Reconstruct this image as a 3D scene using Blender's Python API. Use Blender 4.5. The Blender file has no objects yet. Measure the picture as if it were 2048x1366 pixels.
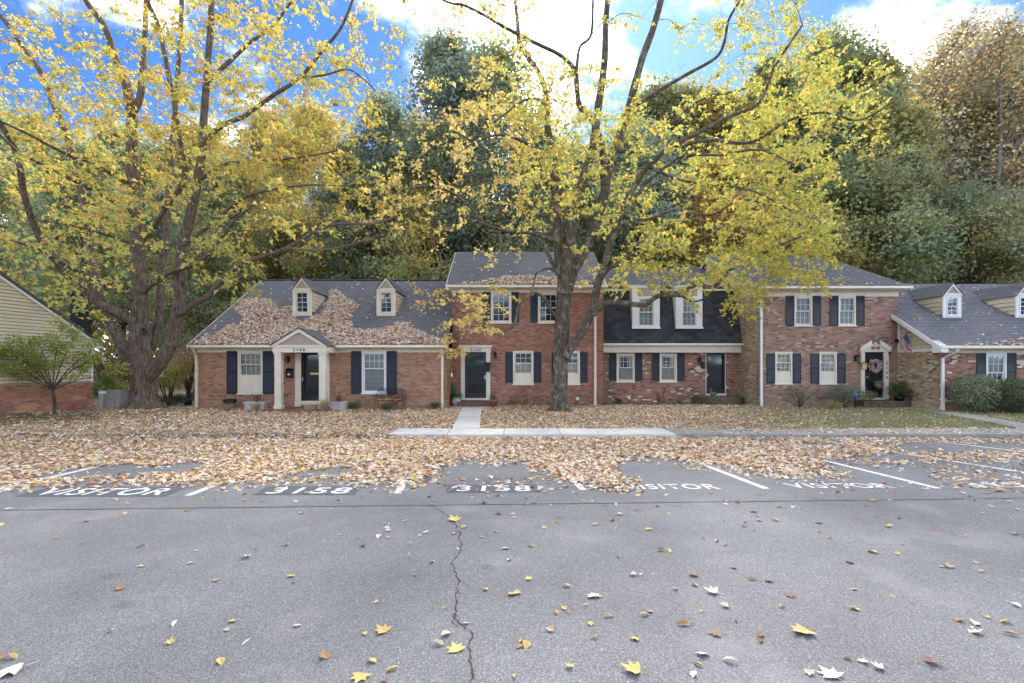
import bpy, math, random
import numpy as np
from mathutils import Vector, Matrix, noise as mnoise

rnd = random.Random(11)
nrg = np.random.default_rng(11)
scene = bpy.context.scene
COL = scene.collection

# ------------------------------------------------------------------ camera
# pixel (2048 x 1366 photograph) -> direction; distance D comes from the ground or the wall a thing touches
CX, HY, FPX, CZ = 1024.0, 733.0, 1000.0, 1.9
def P(px, py, D): return Vector(((px-CX)/FPX*D, D, CZ+(HY-py)/FPX*D))
def WX(px, D): return (px-CX)/FPX*D
def WZ(py, D): return CZ+(HY-py)/FPX*D
cam_d = bpy.data.cameras.new('camera'); cam = bpy.data.objects.new('camera', cam_d); COL.objects.link(cam)
cam.location = (0, 0, CZ); cam.rotation_euler = (math.radians(90), 0, 0)
cam_d.sensor_width = 36.0; cam_d.lens = 36.0*FPX/2048.0; cam_d.shift_y = 50.0/2048.0
cam_d.clip_start = 0.05; cam_d.clip_end = 3000
scene.camera = cam

# ------------------------------------------------------------------ sky, sun, exposure
SUN_EL, SUN_AZ = math.radians(36), math.radians(14)     # behind the woods, a little right of the view axis
sun_dir = Vector((math.sin(SUN_AZ)*math.cos(SUN_EL), math.cos(SUN_AZ)*math.cos(SUN_EL), math.sin(SUN_EL)))
world = bpy.data.worlds.new('World'); scene.world = world; world.use_nodes = True
def build_world():
    nt = world.node_tree; nt.nodes.clear(); N = nt.nodes.new; L = nt.links.new
    out = N('ShaderNodeOutputWorld'); bg = N('ShaderNodeBackground')
    sky = N('ShaderNodeTexSky'); sky.sky_type = 'NISHITA'; sky.sun_disc = False
    sky.sun_elevation = SUN_EL; sky.sun_rotation = SUN_AZ; sky.air_density = 1.0; sky.dust_density = 0.3; sky.ozone_density = 3.0
    tc = N('ShaderNodeTexCoord')
    sep = N('ShaderNodeSeparateXYZ'); L(tc.outputs['Generated'], sep.inputs[0])
    # clouds lie on a flat layer: direction / (z + c)
    addz = N('ShaderNodeMath'); addz.operation = 'MAXIMUM'; L(sep.outputs['Z'], addz.inputs[0]); addz.inputs[1].default_value = 0.0
    addc = N('ShaderNodeMath'); addc.operation = 'ADD'; L(addz.outputs[0], addc.inputs[0]); addc.inputs[1].default_value = 0.22
    dv = N('ShaderNodeVectorMath'); dv.operation = 'DIVIDE'; L(tc.outputs['Generated'], dv.inputs[0])
    cmb = N('ShaderNodeCombineXYZ')
    for i in range(3): L(addc.outputs[0], cmb.inputs[i])
    L(cmb.outputs[0], dv.inputs[1])
    mp = N('ShaderNodeMapping'); L(dv.outputs[0], mp.inputs[0]); mp.inputs['Location'].default_value = (1.0, 5.0, 0.0)
    mp.inputs['Scale'].default_value = (1, 1, 0.2)
    ns = N('ShaderNodeTexNoise'); L(mp.outputs[0], ns.inputs['Vector']); ns.inputs['Scale'].default_value = 2.4
    ns.inputs['Detail'].default_value = 9; ns.inputs['Roughness'].default_value = 0.55; ns.inputs['Distortion'].default_value = 0.3
    # more cloud around the sun, as in the photograph
    dot = N('ShaderNodeVectorMath'); dot.operation = 'DOT_PRODUCT'; L(tc.outputs['Generated'], dot.inputs[0]); dot.inputs[1].default_value = tuple(sun_dir)
    glow = N('ShaderNodeMapRange'); L(dot.outputs['Value'], glow.inputs[0]); glow.inputs[1].default_value = 0.90; glow.inputs[2].default_value = 1.0
    glow.inputs[3].default_value = 0.0; glow.inputs[4].default_value = 0.05
    ad = N('ShaderNodeMath'); ad.operation = 'ADD'; L(ns.outputs['Fac'], ad.inputs[0]); L(glow.outputs[0], ad.inputs[1])
    ramp = N('ShaderNodeMapRange'); ramp.interpolation_type = 'SMOOTHSTEP'; L(ad.outputs[0], ramp.inputs[0])
    ramp.inputs[1].default_value = CLOUD_LO; ramp.inputs[2].default_value = CLOUD_HI
    # cloud brightness: boosted as added fill light, most away from the sun
    br = N('ShaderNodeMapRange'); L(dot.outputs['Value'], br.inputs[0]); br.inputs[1].default_value = 0.2; br.inputs[2].default_value = 1.0
    br.inputs[3].default_value = CLOUD_B0; br.inputs[4].default_value = CLOUD_B1
    cl = N('ShaderNodeVectorMath'); cl.operation = 'SCALE'; cl.inputs[0].default_value = (0.97, 0.985, 1.0); L(br.outputs[0], cl.inputs['Scale'])
    tint = N('ShaderNodeMix'); tint.data_type = 'RGBA'; tint.blend_type = 'MULTIPLY'; tint.inputs[0].default_value = 1.0
    L(sky.outputs[0], tint.inputs[6]); tint.inputs[7].default_value = SKY_TINT
    up = N('ShaderNodeMapRange'); L(sep.outputs['Z'], up.inputs[0]); up.inputs[1].default_value = -0.02; up.inputs[2].default_value = 0.03
    cm = N('ShaderNodeMath'); cm.operation = 'MULTIPLY'; pw = N('ShaderNodeMath'); pw.operation = 'POWER'; L(ramp.outputs[0], pw.inputs[0]); pw.inputs[1].default_value = 2.2; L(pw.outputs[0], cm.inputs[0]); L(up.outputs[0], cm.inputs[1])
    mix = N('ShaderNodeMix'); mix.data_type = 'RGBA'; L(cm.outputs[0], mix.inputs[0]); L(tint.outputs[2], mix.inputs[6]); L(cl.outputs[0], mix.inputs[7])
    L(mix.outputs[2], bg.inputs[0]); bg.inputs[1].default_value = SKY_STRENGTH
    L(bg.outputs[0], out.inputs[0])
SKY_STRENGTH = 0.10
SKY_TINT = (0.135, 0.215, 0.325, 1)
CLOUD_LO, CLOUD_HI = 0.46, 0.74
CLOUD_B0, CLOUD_B1 = 48.0, 38.0      # times SKY_STRENGTH
build_world()
sun_d = bpy.data.lights.new('sun', 'SUN'); sun_d.energy = 1.5; sun_d.angle = math.radians(12); sun_d.color = (1.0, 0.94, 0.84)
sun = bpy.data.objects.new('sun', sun_d); COL.objects.link(sun); sun.location = (12, 60, 60)
sun.rotation_euler = (-sun_dir).to_track_quat('-Z', 'Y').to_euler()
scene.view_settings.view_transform = 'Standard'; scene.view_settings.look = 'None'
scene.view_settings.gamma = 1.0; scene.view_settings.use_curve_mapping = False
scene.view_settings.exposure = 2.6
scene.render.engine = 'CYCLES'
scene.cycles.use_denoising = True
scene.cycles.max_bounces = 7; scene.cycles.transparent_max_bounces = 12
scene.cycles.caustics_reflective = False; scene.cycles.caustics_refractive = False

# ------------------------------------------------------------------ helpers
ORG = {}
def origin(o): return ORG.get(o.name, Vector((0, 0, 0))) if o else Vector((0, 0, 0))
def tag(o, label=None, cat=None, group=None, kind=None):
    if label: o['label'] = label
    if cat: o['category'] = cat
    if group: o['group'] = group
    if kind: o['kind'] = kind
    return o
def thing(name, loc, label, cat, group=None):
    o = bpy.data.objects.new(name, None); COL.objects.link(o); o.location = loc; o.empty_display_size = 0.2
    ORG[o.name] = Vector(loc)
    return tag(o, label, cat, group)
def link_mesh(name, me, parent=None, org=None):
    o = bpy.data.objects.new(name, me); COL.objects.link(o)
    if parent: o.parent = parent; ORG[o.name] = origin(parent)
    return o
class MB:
    "collects faces with a colour each; build() links them as ONE mesh object"
    def __init__(s): s.v = []; s.f = []; s.c = []; s.col = None
    def face(s, pts, col=None):
        b = len(s.v); s.v.extend(tuple(p) for p in pts); s.f.append(tuple(range(b, b+len(pts)))); s.c.append(col or s.col)
    def add(s, verts, faces, col=None):
        b = len(s.v); s.v.extend(tuple(p) for p in verts)
        for f in faces: s.f.append(tuple(i+b for i in f)); s.c.append(col or s.col)
    def box(s, x0, x1, y0, y1, z0, z1, col=None, M=None):
        v = [(x, y, z) for z in (z0, z1) for y in (y0, y1) for x in (x0, x1)]
        if M: v = [M @ Vector(p) for p in v]
        s.add(v, [(0,2,3,1),(4,5,7,6),(0,1,5,4),(2,6,7,3),(0,4,6,2),(1,3,7,5)], col)
    def prism(s, poly, fn, d0, d1, col=None):
        "poly: list of 2-d points; fn(u, v, d) -> 3-d point; extruded from d0 to d1"
        n = len(poly); a = [fn(u, v, d0) for u, v in poly]; b = [fn(u, v, d1) for u, v in poly]
        s.add(a+b, [tuple(range(n))[::-1], tuple(range(n, 2*n))] + [(i, (i+1) % n, n+(i+1) % n, n+i) for i in range(n)], col)
    def tube(s, path, radii, n=8, col=None, caps=True, squash=None, jitter=0.0, seed=0):
        path = [Vector(p) for p in path]; m = len(path); b = len(s.v); up = None
        for i, p in enumerate(path):
            t = (path[min(i+1, m-1)]-path[max(i-1, 0)]).normalized()
            if up is None: up = Vector((0, 0, 1)) if abs(t.z) < 0.9 else Vector((0, 1, 0))
            a = t.cross(up).normalized(); c = a.cross(t).normalized(); up = c
            for k in range(n):
                th = 2*math.pi*k/n; r = radii[i]
                if jitter:
                    q = p*1.6+Vector((math.cos(th), math.sin(th), 0))*1.3
                    r *= 1+jitter*mnoise.noise(q+Vector((seed, 0, 0)))+0.45*jitter*mnoise.noise(q*3.1)
                s.v.append(tuple(p+(a*math.cos(th)+c*math.sin(th))*r))
        for i in range(m-1):
            for k in range(n):
                s.f.append((b+i*n+k, b+i*n+(k+1) % n, b+(i+1)*n+(k+1) % n, b+(i+1)*n+k)); s.c.append(col or s.col)
        if caps:
            s.f.append(tuple(b+k for k in range(n))[::-1]); s.c.append(col or s.col)
            s.f.append(tuple(b+(m-1)*n+k for k in range(n))); s.c.append(col or s.col)
    def lathe(s, c, prof, n=20, col=None, ang=None):
        c = Vector(c); b = len(s.v)
        for r, z in prof:
            for k in range(n):
                th = 2*math.pi*k/n; s.v.append((c.x+r*math.cos(th), c.y+r*math.sin(th), c.z+z))
        for i in range(len(prof)-1):
            for k in range(n):
                s.f.append((b+i*n+k, b+i*n+(k+1) % n, b+(i+1)*n+(k+1) % n, b+(i+1)*n+k)); s.c.append(col or s.col)
        s.f.append(tuple(b+k for k in range(n))[::-1]); s.c.append(col or s.col)
        s.f.append(tuple(b+(len(prof)-1)*n+k for k in range(n))); s.c.append(col or s.col)
    def build(s, name, m, parent=None, smooth=False, bevel=0.0):
        o0 = origin(parent); me = bpy.data.meshes.new(name)
        me.from_pydata([(v[0]-o0.x, v[1]-o0.y, v[2]-o0.z) for v in s.v], [], s.f); me.materials.append(m)
        if any(c is not None for c in s.c):
            at = me.color_attributes.new('Col', 'FLOAT_COLOR', 'CORNER'); arr = np.ones((len(me.loops), 4), np.float32); li = 0
            for f, c in zip(s.f, s.c):
                k = len(f); arr[li:li+k, :3] = c or (1, 1, 1); li += k
            at.data.foreach_set('color', arr.ravel())
        if smooth: me.polygons.foreach_set('use_smooth', [True]*len(me.polygons))
        me.update(); o = link_mesh(name, me, parent)
        if bevel:
            md = o.modifiers.new('bevel', 'BEVEL'); md.width = bevel; md.segments = 1; md.limit_method = 'ANGLE'
        return o
def fast_mesh(name, verts, faces, colors, m, parent=None, smooth=False):
    "verts (n,3), faces (m,k) all of one size, colors (n,3) per vertex or None"
    o0 = np.array(origin(parent)); verts = np.asarray(verts, np.float32)-o0.astype(np.float32); faces = np.asarray(faces, np.int32); k = faces.shape[1]
    me = bpy.data.meshes.new(name); me.vertices.add(len(verts)); me.vertices.foreach_set('co', verts.ravel())
    me.loops.add(faces.size); me.loops.foreach_set('vertex_index', faces.ravel()); me.polygons.add(len(faces))
    me.polygons.foreach_set('loop_start', np.arange(0, faces.size, k, dtype=np.int32))
    if smooth: me.polygons.foreach_set('use_smooth', np.ones(len(faces), bool))
    me.update(calc_edges=True)
    if colors is not None:
        at = me.color_attributes.new('Col', 'FLOAT_COLOR', 'POINT'); arr = np.ones((len(verts), 4), np.float32); arr[:, :3] = colors
        at.data.foreach_set('color', arr.ravel())
    me.materials.append(m); me.validate()
    return link_mesh(name, me, parent)

def text_mesh(cu, name):
    "lettering as a plain mesh"
    tmp = bpy.data.objects.new('lettering', cu); COL.objects.link(tmp); bpy.context.view_layer.update()
    me = bpy.data.meshes.new_from_object(tmp.evaluated_get(bpy.context.evaluated_depsgraph_get())); me.name = name; bpy.data.objects.remove(tmp); bpy.data.curves.remove(cu); me.materials.clear(); return me
# ------------------------------------------------------------------ materials
def srgb(r, g, b):
    f = lambda c: c/12.92 if c <= 0.04045 else ((c+0.055)/1.055)**2.4
    return (f(r/255), f(g/255), f(b/255))
MATS = {}
def mat(name, color=(0.5, 0.5, 0.5), rough=0.7, var=0.12, scale=6.0, bump=0.0, bscale=40.0, attr=False, objvar=0.0, metal=0.0, spec=0.4,
        trans=0.0, stain=None, stain_scale=1.5, stain_amt=0.0, stain_lo=0.48, stretch=(1, 1, 1), detail=5):
    if name in MATS: return MATS[name]
    m = bpy.data.materials.new(name); m.use_nodes = True; nt = m.node_tree; nt.nodes.clear(); N = nt.nodes.new; L = nt.links.new
    out = N('ShaderNodeOutputMaterial'); pb = N('ShaderNodeBsdfPrincipled'); pb.inputs['Roughness'].default_value = rough
    pb.inputs['Metallic'].default_value = metal; pb.inputs['Specular IOR Level'].default_value = spec
    tc = N('ShaderNodeTexCoord'); mp = N('ShaderNodeMapping'); L(tc.outputs['Object'], mp.inputs[0]); mp.inputs['Scale'].default_value = stretch
    ns = N('ShaderNodeTexNoise'); L(mp.outputs[0], ns.inputs['Vector']); ns.inputs['Scale'].default_value = scale; ns.inputs['Detail'].default_value = detail
    mr = N('ShaderNodeMapRange'); L(ns.outputs['Fac'], mr.inputs[0]); mr.inputs[1].default_value = 0.25; mr.inputs[2].default_value = 0.75
    mr.inputs[3].default_value = 1-var; mr.inputs[4].default_value = 1+var
    base = N('ShaderNodeRGB'); base.outputs[0].default_value = (*color, 1); cur = base.outputs[0]
    if attr:
        at = N('ShaderNodeVertexColor'); at.layer_name = 'Col'; mu = N('ShaderNodeMix'); mu.data_type = 'RGBA'; mu.blend_type = 'MULTIPLY'; mu.inputs[0].default_value = 1
        L(cur, mu.inputs[6]); L(at.outputs[0], mu.inputs[7]); cur = mu.outputs[2]
    if objvar:
        oi = N('ShaderNodeObjectInfo'); m2 = N('ShaderNodeMapRange'); L(oi.outputs['Random'], m2.inputs[0]); m2.inputs[3].default_value = 1-objvar; m2.inputs[4].default_value = 1+objvar
        sc = N('ShaderNodeVectorMath'); sc.operation = 'SCALE'; L(cur, sc.inputs[0]); L(m2.outputs[0], sc.inputs['Scale']); cur = sc.outputs[0]
    if stain_amt:
        n2 = N('ShaderNodeTexNoise'); L(tc.outputs['Object'], n2.inputs['Vector']); n2.inputs['Scale'].default_value = stain_scale; n2.inputs['Detail'].default_value = 6
        r2 = N('ShaderNodeMapRange'); L(n2.outputs['Fac'], r2.inputs[0]); r2.inputs[1].default_value = stain_lo; r2.inputs[2].default_value = stain_lo+0.24*(stain_lo/0.48)**2; r2.inputs[4].default_value = stain_amt
        mx = N('ShaderNodeMix'); mx.data_type = 'RGBA'; L(r2.outputs[0], mx.inputs[0]); L(cur, mx.inputs[6]); mx.inputs[7].default_value = (*stain, 1); cur = mx.outputs[2]
    sc = N('ShaderNodeVectorMath'); sc.operation = 'SCALE'; L(cur, sc.inputs[0]); L(mr.outputs[0], sc.inputs['Scale'])
    L(sc.outputs[0], pb.inputs['Base Color']); sh = pb.outputs[0]
    if trans:
        tr = N('ShaderNodeBsdfTranslucent'); L(sc.outputs[0], tr.inputs[0]); ms = N('ShaderNodeMixShader'); ms.inputs[0].default_value = trans
        L(pb.outputs[0], ms.inputs[1]); L(tr.outputs[0], ms.inputs[2]); sh = ms.outputs[0]
    if bump:
        nb = N('ShaderNodeTexNoise'); L(mp.outputs[0], nb.inputs['Vector']); nb.inputs['Scale'].default_value = bscale; nb.inputs['Detail'].default_value = 4
        bp = N('ShaderNodeBump'); bp.inputs['Strength'].default_value = bump; bp.inputs['Distance'].default_value = 0.02; L(nb.outputs['Fac'], bp.inputs['Height'])
        L(bp.outputs[0], pb.inputs['Normal'])
    L(sh, out.inputs[0]); MATS[name] = m
    return m
def glass_mat(name, tint=(0.02, 0.025, 0.03), see=0.55):
    if name in MATS: return MATS[name]
    m = bpy.data.materials.new(name); m.use_nodes = True; nt = m.node_tree; nt.nodes.clear(); N = nt.nodes.new; L = nt.links.new
    out = N('ShaderNodeOutputMaterial'); gl = N('ShaderNodeBsdfGlossy'); gl.inputs['Roughness'].default_value = 0.03; gl.inputs['Color'].default_value = (0.9, 0.93, 0.95, 1)
    tr = N('ShaderNodeBsdfTransparent'); tr.inputs[0].default_value = (0.92, 0.94, 0.94, 1); df = N('ShaderNodeBsdfDiffuse'); df.inputs[0].default_value = (*tint, 1)
    m1 = N('ShaderNodeMixShader'); m1.inputs[0].default_value = see; L(df.outputs[0], m1.inputs[1]); L(tr.outputs[0], m1.inputs[2])
    fr = N('ShaderNodeFresnel'); fr.inputs[0].default_value = 1.5; mu = N('ShaderNodeMath'); mu.operation = 'MULTIPLY_ADD'; L(fr.outputs[0], mu.inputs[0]); mu.inputs[1].default_value = 0.85; mu.inputs[2].default_value = 0.0
    ns = N('ShaderNodeTexNoise'); ns.inputs['Scale'].default_value = 1.3; bp = N('ShaderNodeBump'); bp.inputs['Strength'].default_value = 0.05; L(ns.outputs['Fac'], bp.inputs['Height']); L(bp.outputs[0], gl.inputs['Normal'])
    m2 = N('ShaderNodeMixShader'); L(mu.outputs[0], m2.inputs[0]); L(m1.outputs[0], m2.inputs[1]); L(gl.outputs[0], m2.inputs[2]); L(m2.outputs[0], out.inputs[0])
    MATS[name] = m
    return m
M_cream = mat('cream_paint', srgb(226, 214, 194), 0.5, 0.05, 3, stain=(0.42, 0.37, 0.28), stain_amt=0.25, stain_scale=1.2)
M_white = mat('white_paint', (0.78, 0.77, 0.75), 0.45, 0.04, 3, stain=(0.5, 0.47, 0.42), stain_amt=0.2)
M_backing = mat('lap_shadow_backing', (0.07, 0.06, 0.05), 0.9)  # backing painted dark so the siding gaps read as shadow under the laps
M_beige = mat('beige_panel', srgb(196, 184, 162), 0.6, 0.05, 3)
M_tymp = mat('taupe_panel', srgb(168, 155, 136), 0.6, 0.05, 3)
M_black = mat('black_paint', (0.012, 0.013, 0.018), 0.35, 0.1, 5)
M_shutter = mat('shutter_black', (0.016, 0.018, 0.027), 0.38, 0.15, 4)
M_louvre = mat('shutter_louvre', (0.030, 0.034, 0.050), 0.42, 0.12, 4)
M_shutter_green = mat('shutter_green_black', (0.030, 0.036, 0.036), 0.45, 0.15, 4)
M_mortar = mat('mortar', (0.36, 0.31, 0.27), 0.9, 0.12, 12, bump=0.2)
M_glass = glass_mat('window_glass', see=0.90)
M_glass_dark = glass_mat('dark_window_glass', see=0.25)
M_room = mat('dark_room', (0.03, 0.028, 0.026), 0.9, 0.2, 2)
M_curtain = mat('curtain_cloth', (0.70, 0.66, 0.58), 0.9, 0.1, 8)
M_curtain_w = mat('curtain_white', (0.84, 0.82, 0.78), 0.9, 0.06, 8)
M_blind = mat('blind_slats', (0.62, 0.64, 0.58), 0.7, 0.08, 4)
M_metal_dark = mat('dark_metal', (0.02, 0.02, 0.022), 0.35, 0.15, 8, metal=0.6)
M_brass = mat('brass', (0.55, 0.40, 0.16), 0.35, 0.1, 8, metal=0.9)
M_silver = mat('silver_metal', (0.6, 0.6, 0.6), 0.3, 0.05, 8, metal=0.9)
M_concrete = mat('old_concrete', (0.30, 0.285, 0.26), 0.9, 0.18, 3, bump=0.25, bscale=60, stain=(0.17, 0.16, 0.14), stain_amt=0.7, stain_scale=0.9)
M_concrete_new = mat('clean_concrete', (0.56, 0.54, 0.51), 0.85, 0.10, 3, bump=0.15, bscale=70, stain=(0.42, 0.40, 0.37), stain_amt=0.5, stain_scale=1.1)
M_terracotta = mat('terracotta', (0.36, 0.13, 0.07), 0.8, 0.15, 8, bump=0.1)
M_stonepot = mat('stone_pot', (0.46, 0.44, 0.40), 0.85, 0.15, 9, bump=0.2)
# ------------------------------------------------------------------ ground, parking lot, sidewalk
CURB_D = 13.3
def asph(D): return 0.266-0.02*D                      # the lot falls gently towards the kerb
def sstep(a, b, t):
    t = min(1, max(0, (t-a)/(b-a))); return t*t*(3-2*t)
def gz(x, D):
    if D < CURB_D: return asph(D)
    z = 0.085 + 0.02*sstep(15, 21, D)
    z += 0.27*sstep(-13.5, -16.5, x)*sstep(20.5, 16.5, D)*sstep(14.6, 16, D)          # bank below the sided house
    z += 0.10*math.exp(-((x+14.9)**2+(D-19.9)**2)/2.5)                                  # root mound
    if D > 40: z += 0.02*(D-40)*0.6
    return z
def ground_hit(px, py):
    "where the view ray of a pixel meets the parking lot"
    D = 1.634/((py-HY)/FPX-0.02); return Vector(((px-CX)/FPX*D, D, asph(D)))
M_ground = mat('leafy_soil', (0.17, 0.125, 0.08), 0.95, 0.4, 5, bump=0.4, bscale=25, stain=(0.085, 0.10, 0.035), stain_amt=0.8, stain_scale=0.35)
def make_asphalt(name, base, patch, contrast):
    m = bpy.data.materials.new(name); m.use_nodes = True; nt = m.node_tree; N = nt.nodes.new; L = nt.links.new; pb = nt.nodes['Principled BSDF']
    tc = N('ShaderNodeTexCoord'); vo = N('ShaderNodeTexVoronoi'); L(tc.outputs['Object'], vo.inputs['Vector']); vo.inputs['Scale'].default_value = 150
    sp = N('ShaderNodeSeparateColor'); L(vo.outputs['Color'], sp.inputs[0])
    cr = N('ShaderNodeValToRGB'); L(sp.outputs[0], cr.inputs[0]); e = cr.color_ramp.elements
    e[0].position = 0.0; e[0].color = (*[c*0.62 for c in base], 1); e[1].position = 1.0; e[1].color = (*[c*1.9 for c in base], 1)
    k = e.new(0.55); k.color = (*base, 1); k = e.new(0.86); k.color = (*[c*1.25 for c in base], 1)
    n1 = N('ShaderNodeTexNoise'); L(tc.outputs['Object'], n1.inputs['Vector']); n1.inputs['Scale'].default_value = 0.55; n1.inputs['Detail'].default_value = 7; n1.inputs['Roughness'].default_value = 0.6
    r1 = N('ShaderNodeMapRange'); L(n1.outputs['Fac'], r1.inputs[0]); r1.inputs[1].default_value = 0.3; r1.inputs[2].default_value = 0.7; r1.inputs[3].default_value = 1-contrast; r1.inputs[4].default_value = 1+contrast
    sc = N('ShaderNodeVectorMath'); sc.operation = 'SCALE'; L(cr.outputs[0], sc.inputs[0]); L(r1.outputs[0], sc.inputs['Scale'])
    # worn pale scuffs and old oil spots
    n2 = N('ShaderNodeTexNoise'); L(tc.outputs['Object'], n2.inputs['Vector']); n2.inputs['Scale'].default_value = 1.1; n2.inputs['Detail'].default_value = 3
    r2 = N('ShaderNodeMapRange'); L(n2.outputs['Fac'], r2.inputs[0]); r2.inputs[1].default_value = 0.58; r2.inputs[2].default_value = 0.74; r2.inputs[4].default_value = 0.42
    mx = N('ShaderNodeMix'); mx.data_type = 'RGBA'; L(r2.outputs[0], mx.inputs[0]); L(sc.outputs[0], mx.inputs[6]); mx.inputs[7].default_value = (*patch, 1)
    v2 = N('ShaderNodeTexVoronoi'); L(tc.outputs['Object'], v2.inputs['Vector']); v2.inputs['Scale'].default_value = 1.3
    r3 = N('ShaderNodeMapRange'); L(v2.outputs['Distance'], r3.inputs[0]); r3.inputs[1].default_value = 0.03; r3.inputs[2].default_value = 0.12; r3.inputs[3].default_value = 0.72; r3.inputs[4].default_value = 1.0
    s2 = N('ShaderNodeVectorMath'); s2.operation = 'SCALE'; L(mx.outputs[2], s2.inputs[0]); L(r3.outputs[0], s2.inputs['Scale'])
    L(s2.outputs[0], pb.inputs['Base Color']); pb.inputs['Roughness'].default_value = 0.85; pb.inputs['Specular IOR Level'].default_value = 0.3
    bp = N('ShaderNodeBump'); bp.inputs['Strength'].default_value = 0.5; bp.inputs['Distance'].default_value = 0.006; L(vo.outputs['Distance'], bp.inputs['Height']); L(bp.outputs[0], pb.inputs['Normal'])
    return m
M_asphalt = make_asphalt('asphalt', (0.168, 0.165, 0.167), (0.27, 0.245, 0.25), 0.24)
M_asphalt_new = make_asphalt('sealed_asphalt', (0.160, 0.158, 0.160), (0.21, 0.21, 0.215), 0.16)
M_line = mat('road_paint', (0.72, 0.72, 0.71), 0.7, 0.12, 9, stain=(0.20, 0.20, 0.205), stain_amt=0.85, stain_scale=20, stain_lo=0.47)
M_patch = mat('dark_stencil_patch', (0.075, 0.080, 0.095), 0.8, 0.2, 20)

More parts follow.
